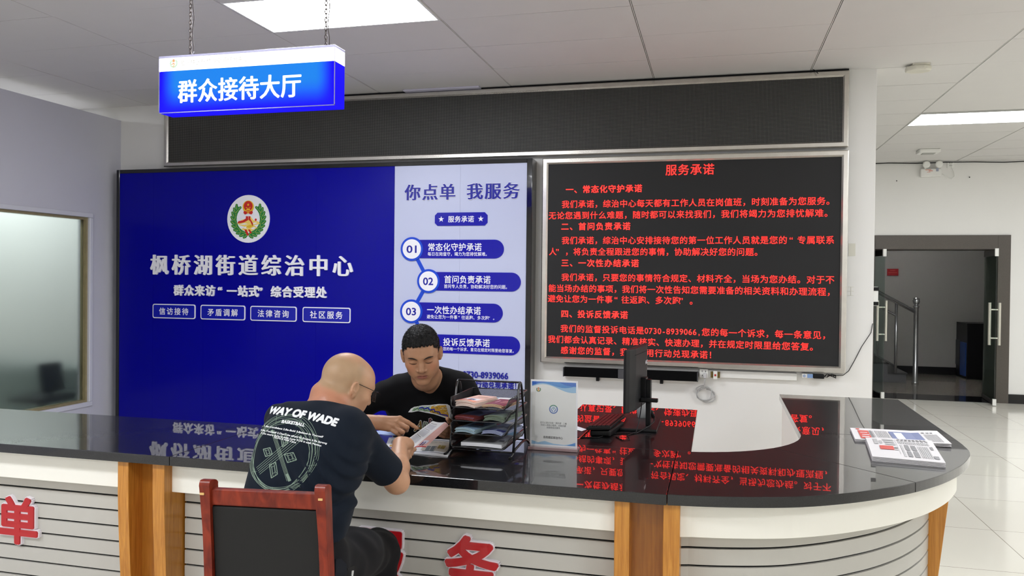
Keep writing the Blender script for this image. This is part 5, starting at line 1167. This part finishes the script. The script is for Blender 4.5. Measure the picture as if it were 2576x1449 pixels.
    def seg(a, b, n=8): return [(a[0]+(b[0]-a[0])*k/n, a[1]+(b[1]-a[1])*k/n) for k in range(n+1)]
    mb = MB()
    for k in range(8):
        t = k/7; cx, cy, rx_, ry_ = 552-30*t+6*math.sin(k*5), 895+40*t, 472-104*t+10*math.sin(k*3), 515-92*t
        ribbon(mb, [(cx+rx_*math.cos(R(q))+.12*ry_*math.sin(R(q))*-.6+7*math.sin(q*.11+k), cy+ry_*math.sin(R(q))+7*math.cos(q*.09+k*2)) for q in range(0, 360, 6)], 6, closed=True)
    for q in (20, 60, 105, 150, 215, 255, 300): ribbon(mb, seg((552+480*math.cos(R(q)), 895+515*math.sin(R(q))), (522+368*math.cos(R(q)), 935+423*math.sin(R(q))), 3), 4)
    for dx in (-24, -8, 8, 22): ribbon(mb, seg((385+dx, 600), (640+dx, 1270)), 6)
    for dx in (-62, -36, -10, 16, 42): ribbon(mb, seg((785+dx*.5, 690+dx), (225+dx*.5, 1150+dx*.8), 10), 6)
    ribbon(mb, seg((610, 1180), (655, 1270), 3), 44); ribbon(mb, seg((372, 600), (395, 640), 3), 36); ribbon(mb, seg((775, 690), (800, 760), 3), 34)
    for cx, cy, w, h in ((338, 893, 66, 66), (648, 968, 84, 72), (430, 1125, 58, 112), (555, 735, 52, 100)):
        dm = [(cx-w, cy-h*.55), (cx+w*.45, cy-h*.85), (cx+w, cy+h*.5), (cx-w*.4, cy+h*.95)]
        for a, b in zip(dm, dm[1:]+dm[:1]): ribbon(mb, seg(a, b, 4), 11); ribbon(mb, seg(((a[0]+cx)/2, (a[1]+cy)/2), ((b[0]+cx)/2, (b[1]+cy)/2), 2), 6); ribbon(mb, seg(a, ((a[0]+cx)/2, (a[1]+cy)/2), 2), 6)
        for t in (.33, .66): ribbon(mb, seg((dm[0][0]+(dm[1][0]-dm[0][0])*t, dm[0][1]+(dm[1][1]-dm[0][1])*t), (dm[3][0]+(dm[2][0]-dm[3][0])*t, dm[3][1]+(dm[2][1]-dm[3][1])*t), 3), 5)
    mb.build('line_drawing_print', mat('print_sage', srgb(128, 148, 132), .6, noise=.25, nscale=9), sh_)
    # trousers, shoes
    hR, kR, fR = V3(-1.29, -4.08, .58), V3(-1.282, -3.605, .487), V3(-1.275, -3.68, .10)
    hL, kL, fL = V3(-1.48, -4.10, .58), V3(-1.50, -3.62, .485), V3(-1.52, -3.70, .10)
    def trousers(P):
        d = smin(caps(P, (-1.46, -4.12, .59), (-1.31, -4.12, .59), .118), caps(P, (-1.46, -4.10, .67), (-1.325, -4.10, .67), .112), .03)
        for h_, k_, f_ in ((hR, kR, fR), (hL, kL, fL)):
            d = smin(d, chain(P, [h_, h_*.5+k_*.5+V3(0, 0, .01), k_], [.108, .096, .078], .04), .05); d = smin(d, chain(P, [k_, f_], [.076, .062], .03), .03)
        d = d+folds(P, .0045, [((30, 46, 12), .3, .6), ((-34, 40, 26), 1.7, .5), ((50, -24, 40), .9, .35)])
        return smax(d, P[:, 2]-.73, .01)
    Vt, Qt = sdf_mesh(trousers, (-1.68, -4.36, .05), (-1.08, -3.46, .75), .007)
    trs = mesh_obj('trousers', Vt, Qt, [CLOTH('black_cloth', 30, 30, 33)], p)
    tt = bvh_of(Vt, Qt); dv2 = Vector((-.40, .86, -.31)).normalized(); r2 = dv2.cross(Vector((0, 0, 1))).normalized(); u2 = r2.cross(dv2); O2 = Vector((-1.26, -3.9, .50))
    def patch(poly, off, name, m, thick=.004):
        q = []
        for x, y in poly:
            px, py = 840+x/5.82, 1200+y/5.82; a, b = (px-905)/760, -(py-1400)/760
            h, nrm, i, ds = tt.ray_cast(O2+r2*a+u2*b-dv2*.8, dv2)
            if h is None: return
            q.append((h+(nrm if nrm.dot(dv2) < 0 else -nrm)*off, h+(nrm if nrm.dot(dv2) < 0 else -nrm)*(off-thick)))
        n = len(q); MB().add([a for a, b in q]+[b for a, b in q], [tuple(range(n)), tuple(range(2*n-1, n-1, -1))]+[(i, n+i, n+(i+1) % n, (i+1) % n) for i in range(n)]).build(name, m, trs)
    patch([(160, 900), (230, 900), (300, 980), (310, 1090), (285, 1280), (220, 1250), (140, 1225), (150, 1090)], .007, 'pocket_flap', CLOTH('flap_cloth', 36, 38, 44), .008)
    patch([(330, 1040), (420, 1010), (462, 1060), (450, 1260), (400, 1310), (330, 1290)], .003, 'pocket_opening', DARK, .004)
    patch([(390, 1080), (402, 1082), (382, 1262), (370, 1258)], .006, 'pocket_trim', PR, .004)
    patch([(422, 1250), (445, 1255), (440, 1310), (418, 1305)], .007, 'zip_pull', STEEL, .004)
    for f_ in (fR, fL):
        def shoe(P): return smax(smin(ell(P, f_+V3(0, .02, -.045), (.05, .10, .06)), ell(P, f_+V3(0, .12, -.06), (.048, .10, .045)), .03), -(P[:, 2]-.002), .004)
        Vx, Qx = sdf_mesh(shoe, f_+V3(-.09, -.14, -.11), f_+V3(.09, .26, .06), .008); mesh_obj('shoe', Vx, Qx, [BLACK], p)
    # glasses
    gl = lambda x, y, z: tuple(Vector(Hc+Hr @ V3(x*hs, y*hs, z*hs)))
    mb = MB(); MET = mat('glasses_metal', srgb(44, 40, 38), .3, metal=.6)
    for s in (1, -1):
        mb.tube([gl(s*.080, -.018, .006), gl(s*.0835, .0, .010), gl(s*.078, .05, .010), gl(s*.070, .108, .008)], .0014, 6)
        mb.tube([gl(s*x, .112-(.02 if x > .05 else 0)*((x-.05)/.02), z) for x, z in ((.012, .008), (.03, .012), (.055, .012), (.07, .008), (.068, -.014), (.05, -.026), (.025, -.025), (.013, -.012), (.012, .008))], .0016, 6)
    mb.tube([gl(-.012, .113, .006), gl(0, .117, .009), gl(.012, .113, .006)], .0015, 6)
    g_ = mb.build('glasses', MET, p, smooth=True)
    for s in (1, -1):
        q = [gl(s*x, .112-(.02 if x > .05 else 0)*((x-.05)/.02), z) for x, z in ((.012, .008), (.03, .012), (.055, .012), (.07, .008), (.068, -.014), (.05, -.026), (.025, -.025), (.013, -.012))]
        MB().add(q, [tuple(range(8))]).build('lens', LENS, g_, solid=.0012)
LENS = thin_clear('lens_glass', (.9, .92, .95, 1))
visitor()
# ------------------------------------------------------------------ the clerk behind the counter
def clerk():
    p = thing('person', 'young man in a black printed T-shirt behind the counter, pointing at a leaflet', 'person', (-1.37, -2.62, 0))
    Hc = V3(-1.313, -3.075, 1.229); Hr = rot_of(R(180-19.5), R(20), R(-5)); hs = 1.05
    shR, elR, wrR = V3(-1.575, -2.91, .995), V3(-1.715, -3.19, .905), V3(-1.4476, -3.3161, .9439)
    shL, elL, wrL = V3(-1.195, -2.81, 1.045), V3(-1.045, -2.93, .855), V3(-1.166, -2.992, .852)
    C7 = V3(-1.335, -2.87, 1.103)
    LV = [((-1.37, -2.55, .56), .09, .115), ((-1.37, -2.58, .68), .085, .108), ((-1.372, -2.645, .78), .09, .105), ((-1.376, -2.73, .87), .105, .108), ((-1.38, -2.80, .955), .115, .10), ((-1.383, -2.85, 1.03), .11, .07)]
    rv = V3(-math.cos(R(8)), -math.sin(R(8))*-1, 0)
    rv = V3(.985, .13, .06); rv /= np.linalg.norm(rv)
    def torso(P, g):
        d = None
        for c, hw, rad in LV:
            c = V3(*c); e = caps(P, c-rv*hw, c+rv*hw, rad+g); d = e if d is None else smin(d, e, .06)
        d = smin(d, caps(P, shL+V3(-.03, -.0, .0), C7+V3(.02, .0, -.02), .050+g), .05); d = smin(d, caps(P, shR+V3(.03, .0, .0), C7+V3(-.02, 0, -.02), .050+g), .05)
        return d
    HR = dict(i=[(-1.3236, -3.2945, .957), (-1.2873, -3.2956, .9425), (-1.2643, -3.295, .9303), (-1.2454, -3.2955, .9198)],
              m=[(-1.3293, -3.3064, .942), (-1.2817, -3.3202, .9255), (-1.2914, -3.3023, .910), (-1.3138, -3.2822, .9068)],
              r=[(-1.3401, -3.3145, .9262), (-1.2961, -3.3344, .9073), (-1.3087, -3.312, .8941), (-1.3312, -3.292, .8941)],
              q=[(-1.3613, -3.315, .915), (-1.3255, -3.3318, .9002), (-1.3161, -3.3243, .891), (-1.3205, -3.3048, .8837)],
              t=[(-1.4287, -3.2806, .9185), (-1.3988, -3.2525, .9016), (-1.3625, -3.2432, .8986), (-1.3301, -3.2555, .9027)])
    RR = dict(i=[.0108, .0096, .0088, .0076], m=[.0112, .0102, .009, .008], r=[.011, .0098, .0088, .0078], q=[.0102, .0088, .008, .007], t=[.015, .0125, .0105, .009])
    def body(P):
        d = head_field((P-Hc) @ Hr/f32(hs), .0)*hs
        d = smin(d, caps(P, Hc+Hr @ V3(0, -.03, -.08), C7+V3(0, -.02, -.03), .056, .064), .035)
        d = smin(d, torso(P, -.02), .04)
        d = smin(d, chain(P, [shR, elR], [.05, .042], .02), .03); d = smin(d, chain(P, [elR, elR*.5+wrR*.5+V3(0, -.004, .004), wrR], [.040, .036, .0255], .02), .02)
        d = smin(d, chain(P, [shL, elL], [.05, .042], .02), .03); d = smin(d, chain(P, [elL, wrL], [.040, .028], .02), .02)
        w = wrR; a = [V3(*HR[k][0]) for k in 'imrq']
        pal = None
        for k, m_ in enumerate(a):
            e = caps(P, w*f32(.75)+m_*f32(.25)+V3(0, 0, .004-.006*k), m_+V3(-.004, 0, -.001), .0165, .0125); pal = e if pal is None else smin(pal, e, .012)
        pal = smin(pal, caps(P, w+V3(-.02, 0, 0), w+(a[1]-w)*f32(.4), .0235, .019), .02)
        h = pal
        for k in 'imrq': h = smin(h, chain(P, [V3(*x) for x in HR[k]], RR[k], .003), .0045)
        for m_ in a: h = smin(h, sph(P, m_+V3(-.002, -.004, .003), .0105), .006)
        for k in range(3): h = smin(h, caps(P, a[k]+V3(-.004, -.008, .006), w+V3(.03, -.008, .012-.005*k), .0035, .0025), .008)
        h = smin(h, chain(P, [V3(*x) for x in HR['t']], RR['t'], .005), .012)
        d = smin(d, h, .012)
        # left hand holding the leaflet's far corner: thumb on top, fingers below
        kn = V3(-1.160, -3.055, .880); h = smin(ell(P, (wrL+kn)/2, (.024, .045, .030)), ell(P, kn, (.022, .032, .028)), .02)
        h = smin(h, chain(P, [(-1.1588, -3.04, .8978), (-1.1646, -3.1015, .922), (-1.1649, -3.127, .9365)], [.0135, .0112, .0095], .005), .008)
        for k in range(4):
            b = kn+V3(-.004-.006*k, -.014+.006*k, .004-.014*k); h = smin(h, chain(P, [b, b+V3(-.012, -.034, .006), b+V3(-.028, -.046, .012)], [.0102, .0092, .008], .003), .004)
        return smin(d, h, .012)
    Vb, Qb = sdf_mesh(body, (-1.82, -3.40, .42), (-.96, -2.38, 1.36), .0036)
    SK = skin('skin_clerk', (170, 127, 98), 0)
    bo = mesh_obj('body', Vb, Qb, [SK], p); L = (Vb-np.array(Hc)) @ np.array(Hr)/hs; ax = np.abs(L[:, 0])
    tone = np.repeat(np.array(srgb(170, 127, 98)[:3])[None], len(Vb), 0); fr = (L[:, 1] > .06)
    up_ = sstep(.003, .0005, np.abs(L[:, 2]+.0675+ax*.12)-.0028); lo_ = sstep(.003, .0005, np.abs(L[:, 2]+.0768-ax*.10)-.0042)
    tone = mixc(tone, (150, 92, 82), np.maximum(up_, lo_)*sstep(.0235, .019, ax)*fr*.85)
    tone = mixc(tone, (110, 62, 54), sstep(.0018, .0006, np.abs(L[:, 2]+.0713))*sstep(.0235, .019, ax)*fr*.9)
    tone = mixc(tone, (150, 108, 86), sstep(-.05, -.058, L[:, 2])*sstep(-.0675, -.061, L[:, 2])*sstep(.026, .012, ax)*fr*.5)
    tone = mixc(tone, (196, 128, 100), np.exp(-((ax-.05)/.02)**2-((L[:, 2]+.03)/.02)**2)*fr*.5)
    skin_tint(bo, tone, None)
    loc = lambda x, y, z: Vector(Hc+Hr @ V3(x*hs, y*hs, z*hs))
    # short black hair: a cap of cloth-like thickness with many short strands
    def hair(P):
        Q = (P-Hc) @ Hr/f32(hs); ax = Q.copy(); ax[:, 0] = np.abs(ax[:, 0])
        d = smin(ell(Q, (0, -.010, .029), (.0812, .1025, .0905)), ell(Q, (0, .036, .056), (.066, .055, .050)), .02)
        t = Q[:, 1]; line_ = np.where(t > .02, .058+.9*np.clip(np.abs(Q[:, 0])-.040, 0, 1)*-.2, -.002)
        # hairline: high over the forehead, down in front of the ears, lower at the nape
        front = np.maximum(np.maximum(np.abs(Q[:, 0])-.0635+.25*np.clip(Q[:, 2]-.03, 0, 1), Q[:, 2]-.066+.10*np.abs(Q[:, 0]+.01)-.0025*np.sin(Q[:, 0]*420)), .012-Q[:, 1]); d = smax(d, -front, .007)
        side = E_ = (-.004-Q[:, 2])+.55*np.clip(-Q[:, 1]-.005, -.0, .1)*-1.0
        d = smax(d, side+np.clip((Q[:, 1]-.02)*.6, -.0, .05), .006)
        earcut = ell(ax, (.086, -.004, -.016), (.02, .026, .030)); d = smax(d, -earcut, .004)
        d = d+.0016*np.sin(Q[:, 0]*310+2*np.sin(Q[:, 1]*120))*np.sin(Q[:, 1]*260+Q[:, 2]*140)
        return d*hs
    Vh, Qh = sdf_mesh(hair, Hc-V3(.14, .15, .12), Hc+V3(.14, .15, .15), .0035)
    HM = mat('black_hair', srgb(17, 16, 17), .62, spec=.3, bump=.6, bscale=320); ho = mesh_obj('hair', Vh, Qh, [HM], p)
    rr = np.random.RandomState(5); nrmH = None
    me = ho.data; co = Vh; idx = rr.choice(len(Qh), 9000)
    vs = []; fs = []
    for i in idx:
        q = co[Qh[i]]; c = q.mean(0); n = np.cross(q[1]-q[0], q[2]-q[0]); n = n/(np.linalg.norm(n)+1e-9); l = (np.array(c)-Hc) @ Hr
        if l[2] < .0: continue
        dirn = n*.55+np.array(Hr[:, 1])*.5+rr.normal(0, .22, 3); dirn /= np.linalg.norm(dirn); sd = np.cross(dirn, rr.normal(0, 1, 3)); sd /= np.linalg.norm(sd); ln = rr.uniform(.004, .0075)
        k = len(vs); vs += [c-sd*.0009-n*.001, c+sd*.0009-n*.001, c+dirn*ln]; fs.append((k, k+1, k+2))
    mb = MB(); mb.add([tuple(x) for x in vs], fs); mb.build('hair_tips', mat('hair_sheen', srgb(30, 29, 31), .4, spec=.5), ho)
    # brows and lash lines
    tree = bvh_of(Vb, Qb); fw = Vector(Hr[:, 1])
    def onface(x, z, off):
        o = loc(x, .2, z); h, n, i, ds = tree.ray_cast(o, -fw)
        return (h+fw*off) if h is not None else o
    def strip(name, pts, wid, m, off):
        mb = MB()
        for s in (1, -1):
            v = []; N = len(pts)
            for k, (x, z) in enumerate(pts):
                w = wid*(1-.75*abs(2*k/(N-1)-1)**2.5); v += [onface(s*x, z+w, off), onface(s*x, z, off*1.9), onface(s*x, z-w, off)]
            f = []
            for k in range(N-1): f += [(3*k, 3*k+1, 3*k+4, 3*k+3), (3*k+1, 3*k+2, 3*k+5, 3*k+4)]
            mb.add(v, f)
        return mb.build(name, m, p, smooth=True)
    strip('eyebrows', [(.013+.042*k/9, .0105+.0075*math.sin(k/9*2.4)-.001*k/9) for k in range(10)], .0036, mat('brow_hair', srgb(46, 35, 28), .8), .0011)
    strip('eyelashes', [(.0175+.032*k/9, -.0092-.0045*math.sin(math.pi*k/9)+.002*k/9) for k in range(10)], .0015, mat('lash', srgb(26, 19, 17), .6), .0009)
    # T-shirt
    cn = C7+V3(-.003, -.053, -.006); cnv = V3(.02, -.62, .80)
    sdir = (elR-shR)/np.linalg.norm(elR-shR); slA = shR+(elR-shR)*f32(.98); sdl = (elL-shL)/np.linalg.norm(elL-shL); slB = shL+(elL-shL)*f32(.86)
    def shirt(P):
        d = torso(P, .006); z = P[:, 2]
        d = d+folds(P, .0036, [((22, 18, 50), 0.6, .6), ((-36, 12, 30), 1.9, .5), ((44, -20, -26), .7, .4)])
        for s, e, cut, sd_, r_ in ((shR, elR, slA, sdir, .063), (shL, elL, slB, sdl, .062)):
            sl = caps(P, s, e+sd_*f32(.06), r_, r_); sl = sl+folds(P, .003, [((40, 34, 22), .4, .6), ((-30, 46, 40), 2., .5)]); sl = smax(sl, plane(P, cut, sd_), .006)
            sl = np.maximum(sl, -caps(P, s+(e-s)*f32(.6), e+sd_*f32(.12), r_-.009, r_-.006)); d = smin(d, sl, .035)
        q = P-cn; nn = cnv/np.linalg.norm(cnv); ax_ = q @ nn
        rad = np.sqrt(np.maximum(((q-ax_[:, None]*nn)**2).sum(1), 0))
        d = smax(d, -np.maximum(rad-.0715, -(ax_+.010)), .004)
        return np.maximum(d, -(z-.60))
    Vs, Qs = sdf_mesh(shirt, (-1.86, -3.34, .56), (-.92, -2.36, 1.20), .005)
    BK = CLOTH('black_cotton', 17, 17, 19); sh_ = mesh_obj('t_shirt', Vs, Qs, [BK], p)
    ts = bvh_of(Vs, Qs)
    dv = Vector((-.345, .925, -.155)).normalized(); rt = dv.cross(Vector((0, 0, 1))).normalized(); up = rt.cross(dv); O = Vector((-1.262, -3.0, .935))
    def lay(x, y, off):
        px, py = 863+x/4.026, 800+y/4.026; a, b = (px-1080)/540., -(py-1040)/540.
        h, n, i, ds = ts.ray_cast(O+rt*a+up*b-dv*.5, dv)
        if h is None: return None
        return h+(n if n.dot(dv) < 0 else -n)*off
    def patch(mb, poly, off, mi, n=1):
        """a flat shape laid on the cloth, cut into small triangles"""
        bm = bmesh.new(); f = bm.faces.new([bm.verts.new((x, y, 0)) for x, y in poly]); bmesh.ops.triangulate(bm, faces=[f])
        for _ in range(n): bmesh.ops.subdivide_edges(bm, edges=[e for e in bm.edges if e.calc_length() > 36], cuts=1); bmesh.ops.triangulate(bm, faces=bm.faces[:])
        bm.verts.index_update(); P_ = [lay(v.co.x, v.co.y, off) for v in bm.verts]
        mb.add([c or (0, 0, 0) for c in P_], [tuple(v.index for v in f.verts) for f in bm.faces if all(P_[v.index] is not None for v in f.verts)], mi); bm.free()
    mb = MB(); r3 = random.Random(2)
    rag = lambda pts: [(x+r3.uniform(-5, 5), y+r3.uniform(-4, 4)) for x, y in pts]
    patch(mb, rag([(572, 950), (612, 918), (640, 897), (720, 884), (800, 880), (900, 872), (985, 872), (1010, 884), (960, 902), (905, 912), (960, 938), (1030, 968), (1060, 1000), (1010, 1030), (930, 1005), (850, 978), (760, 954), (680, 944), (610, 952)]), .001, 0, 3)
    patch(mb, rag([(632, 905), (720, 892), (800, 888), (812, 925), (790, 950), (700, 934), (615, 940)]), .0018, 1, 2)
    patch(mb, rag([(820, 890), (900, 880), (968, 882), (900, 905), (860, 918), (930, 948), (1000, 985), (1000, 1012), (920, 985), (800, 952)]), .0018, 2, 2)
    def scrib(pts, w, off, mi):
        for (x0, y0), (x1, y1) in zip(pts, pts[1:]):
            L_ = math.hypot(x1-x0, y1-y0); nx, ny = -(y1-y0)/L_*w, (x1-x0)/L_*w
            patch(mb, [(x0+nx, y0+ny), (x1+nx, y1+ny), (x1-nx, y1-ny), (x0-nx, y0-ny)], off, mi, 1)
    scrib([(690, 912), (730, 900), (745, 918), (790, 905), (800, 930), (850, 920), (855, 945), (905, 950), (915, 975), (985, 985), (990, 1000)], 5.5, .0026, 3)
    scrib([(640, 935), (680, 908), (690, 935), (740, 912), (745, 940), (790, 926)], 2.5, .003, 4); scrib([(800, 945), (830, 928), (840, 955), (880, 945), (890, 970), (950, 985)], 2.5, .003, 4)
    for k in range(22):
        x_, y_ = r3.uniform(620, 800), r3.uniform(892, 940); scrib([(x_, y_), (x_+r3.uniform(14, 34), y_-r3.uniform(4, 14))], 1.6, .0024, r3.choice([0, 5, 5]))
    for k in range(26):
        x_, y_ = r3.uniform(830, 990), 0; y_ = 885+(x_-830)*r3.uniform(.1, .6); scrib([(x_, y_), (x_+r3.uniform(10, 26), y_+r3.uniform(-6, 8))], 1.8, .0024, r3.choice([0, 6, 6, 4]))
    mb.build('brush_print', [PRW, cm('print_mint', 168, 200, 168), cm('print_ochre', 196, 152, 50), cm('print_blue', 46, 98, 190), cm('print_dark', 46, 58, 40), cm('print_green', 104, 146, 104), cm('print_gold', 222, 184, 80)], sh_)
    mb = MB()
    def letter(ch, x0, y0, hgt, rot, mi, wid):
        for bold, m_, off in ((.06, 0, .001), (.015, mi, .0018)):
            v, f = glyph(ch, bold, 0., 2); c_, s_ = math.cos(R(rot)), math.sin(R(rot)); P_ = []
            for q in v:
                a, b = q[0]*hgt*wid, q[1]*hgt; P_.append(lay(x0+a*c_+b*s_, y0+a*s_-b*c_, off+q[2]*.0004))
            mb.add([c or (0, 0, 0) for c in P_], [q for q in f if all(P_[i] is not None for i in q)], m_)
    letter('A', 640, 1150, 170, 14, 1, .75); letter('n', 722, 1120, 150, 12, 2, .8); letter('t', 786, 1056, 84, 16, 3, 1.3)
    mb.build('letter_print', [PRW, cm('letter_ochre', 158, 122, 52), cm('letter_sage', 142, 160, 136), cm('letter_red', 118, 24, 34)], sh_)
    # trousers, shoes and the stool he sits on, all behind the counter
    def trousers(P):
        d = caps(P, (-1.43, -2.52, .60), (-1.31, -2.52, .60), .11)
        for s in (-1, 1):
            k_ = V3(-1.37+s*.13, -2.27, .56); f_ = V3(-1.37+s*.13, -2.34, .10); d = smin(d, chain(P, [(-1.37+s*.09, -2.50, .60), k_], [.09, .07], .03), .04); d = smin(d, chain(P, [k_, f_], [.066, .05], .03), .03)
        return smax(d, P[:, 2]-.70, .01)
    Vt, Qt = sdf_mesh(trousers, (-1.68, -2.70, .05), (-1.06, -2.08, .75), .010); mesh_obj('trousers', Vt, Qt, [CLOTH('dark_trousers', 28, 28, 32)], p)
    for s in (-1, 1):
        f_ = V3(-1.37+s*.13, -2.33, .10)
        def shoe(P): return smax(ell(P, f_+V3(0, .05, -.05), (.048, .13, .055)), -(P[:, 2]-.002), .004)
        Vx, Qx = sdf_mesh(shoe, f_+V3(-.09, -.14, -.11), f_+V3(.09, .26, .06), .01); mesh_obj('shoe', Vx, Qx, [BLACK], p)
PRW = _mats['print_white']
clerk()
so = thing('stool', 'round stool under the young man behind the counter', 'stool', (-1.37, -2.52, 0))
mb = MB(); mb.lathe([(.17, .44), (.18, .455), (.18, .48), (.165, .49)], (-1.37, -2.52, 0), 28); mb.build('seat', BLACK, so, smooth=False)
for k in range(4):
    a = R(45+90*k); MB().tube([(-1.37+.12*math.cos(a), -2.52+.12*math.sin(a), .445), (-1.37+.17*math.cos(a), -2.52+.17*math.sin(a), 0)], .012, 8).build('leg', CHROME, so)
bpy.data.objects.remove(_fo); bpy.data.curves.remove(_fc)
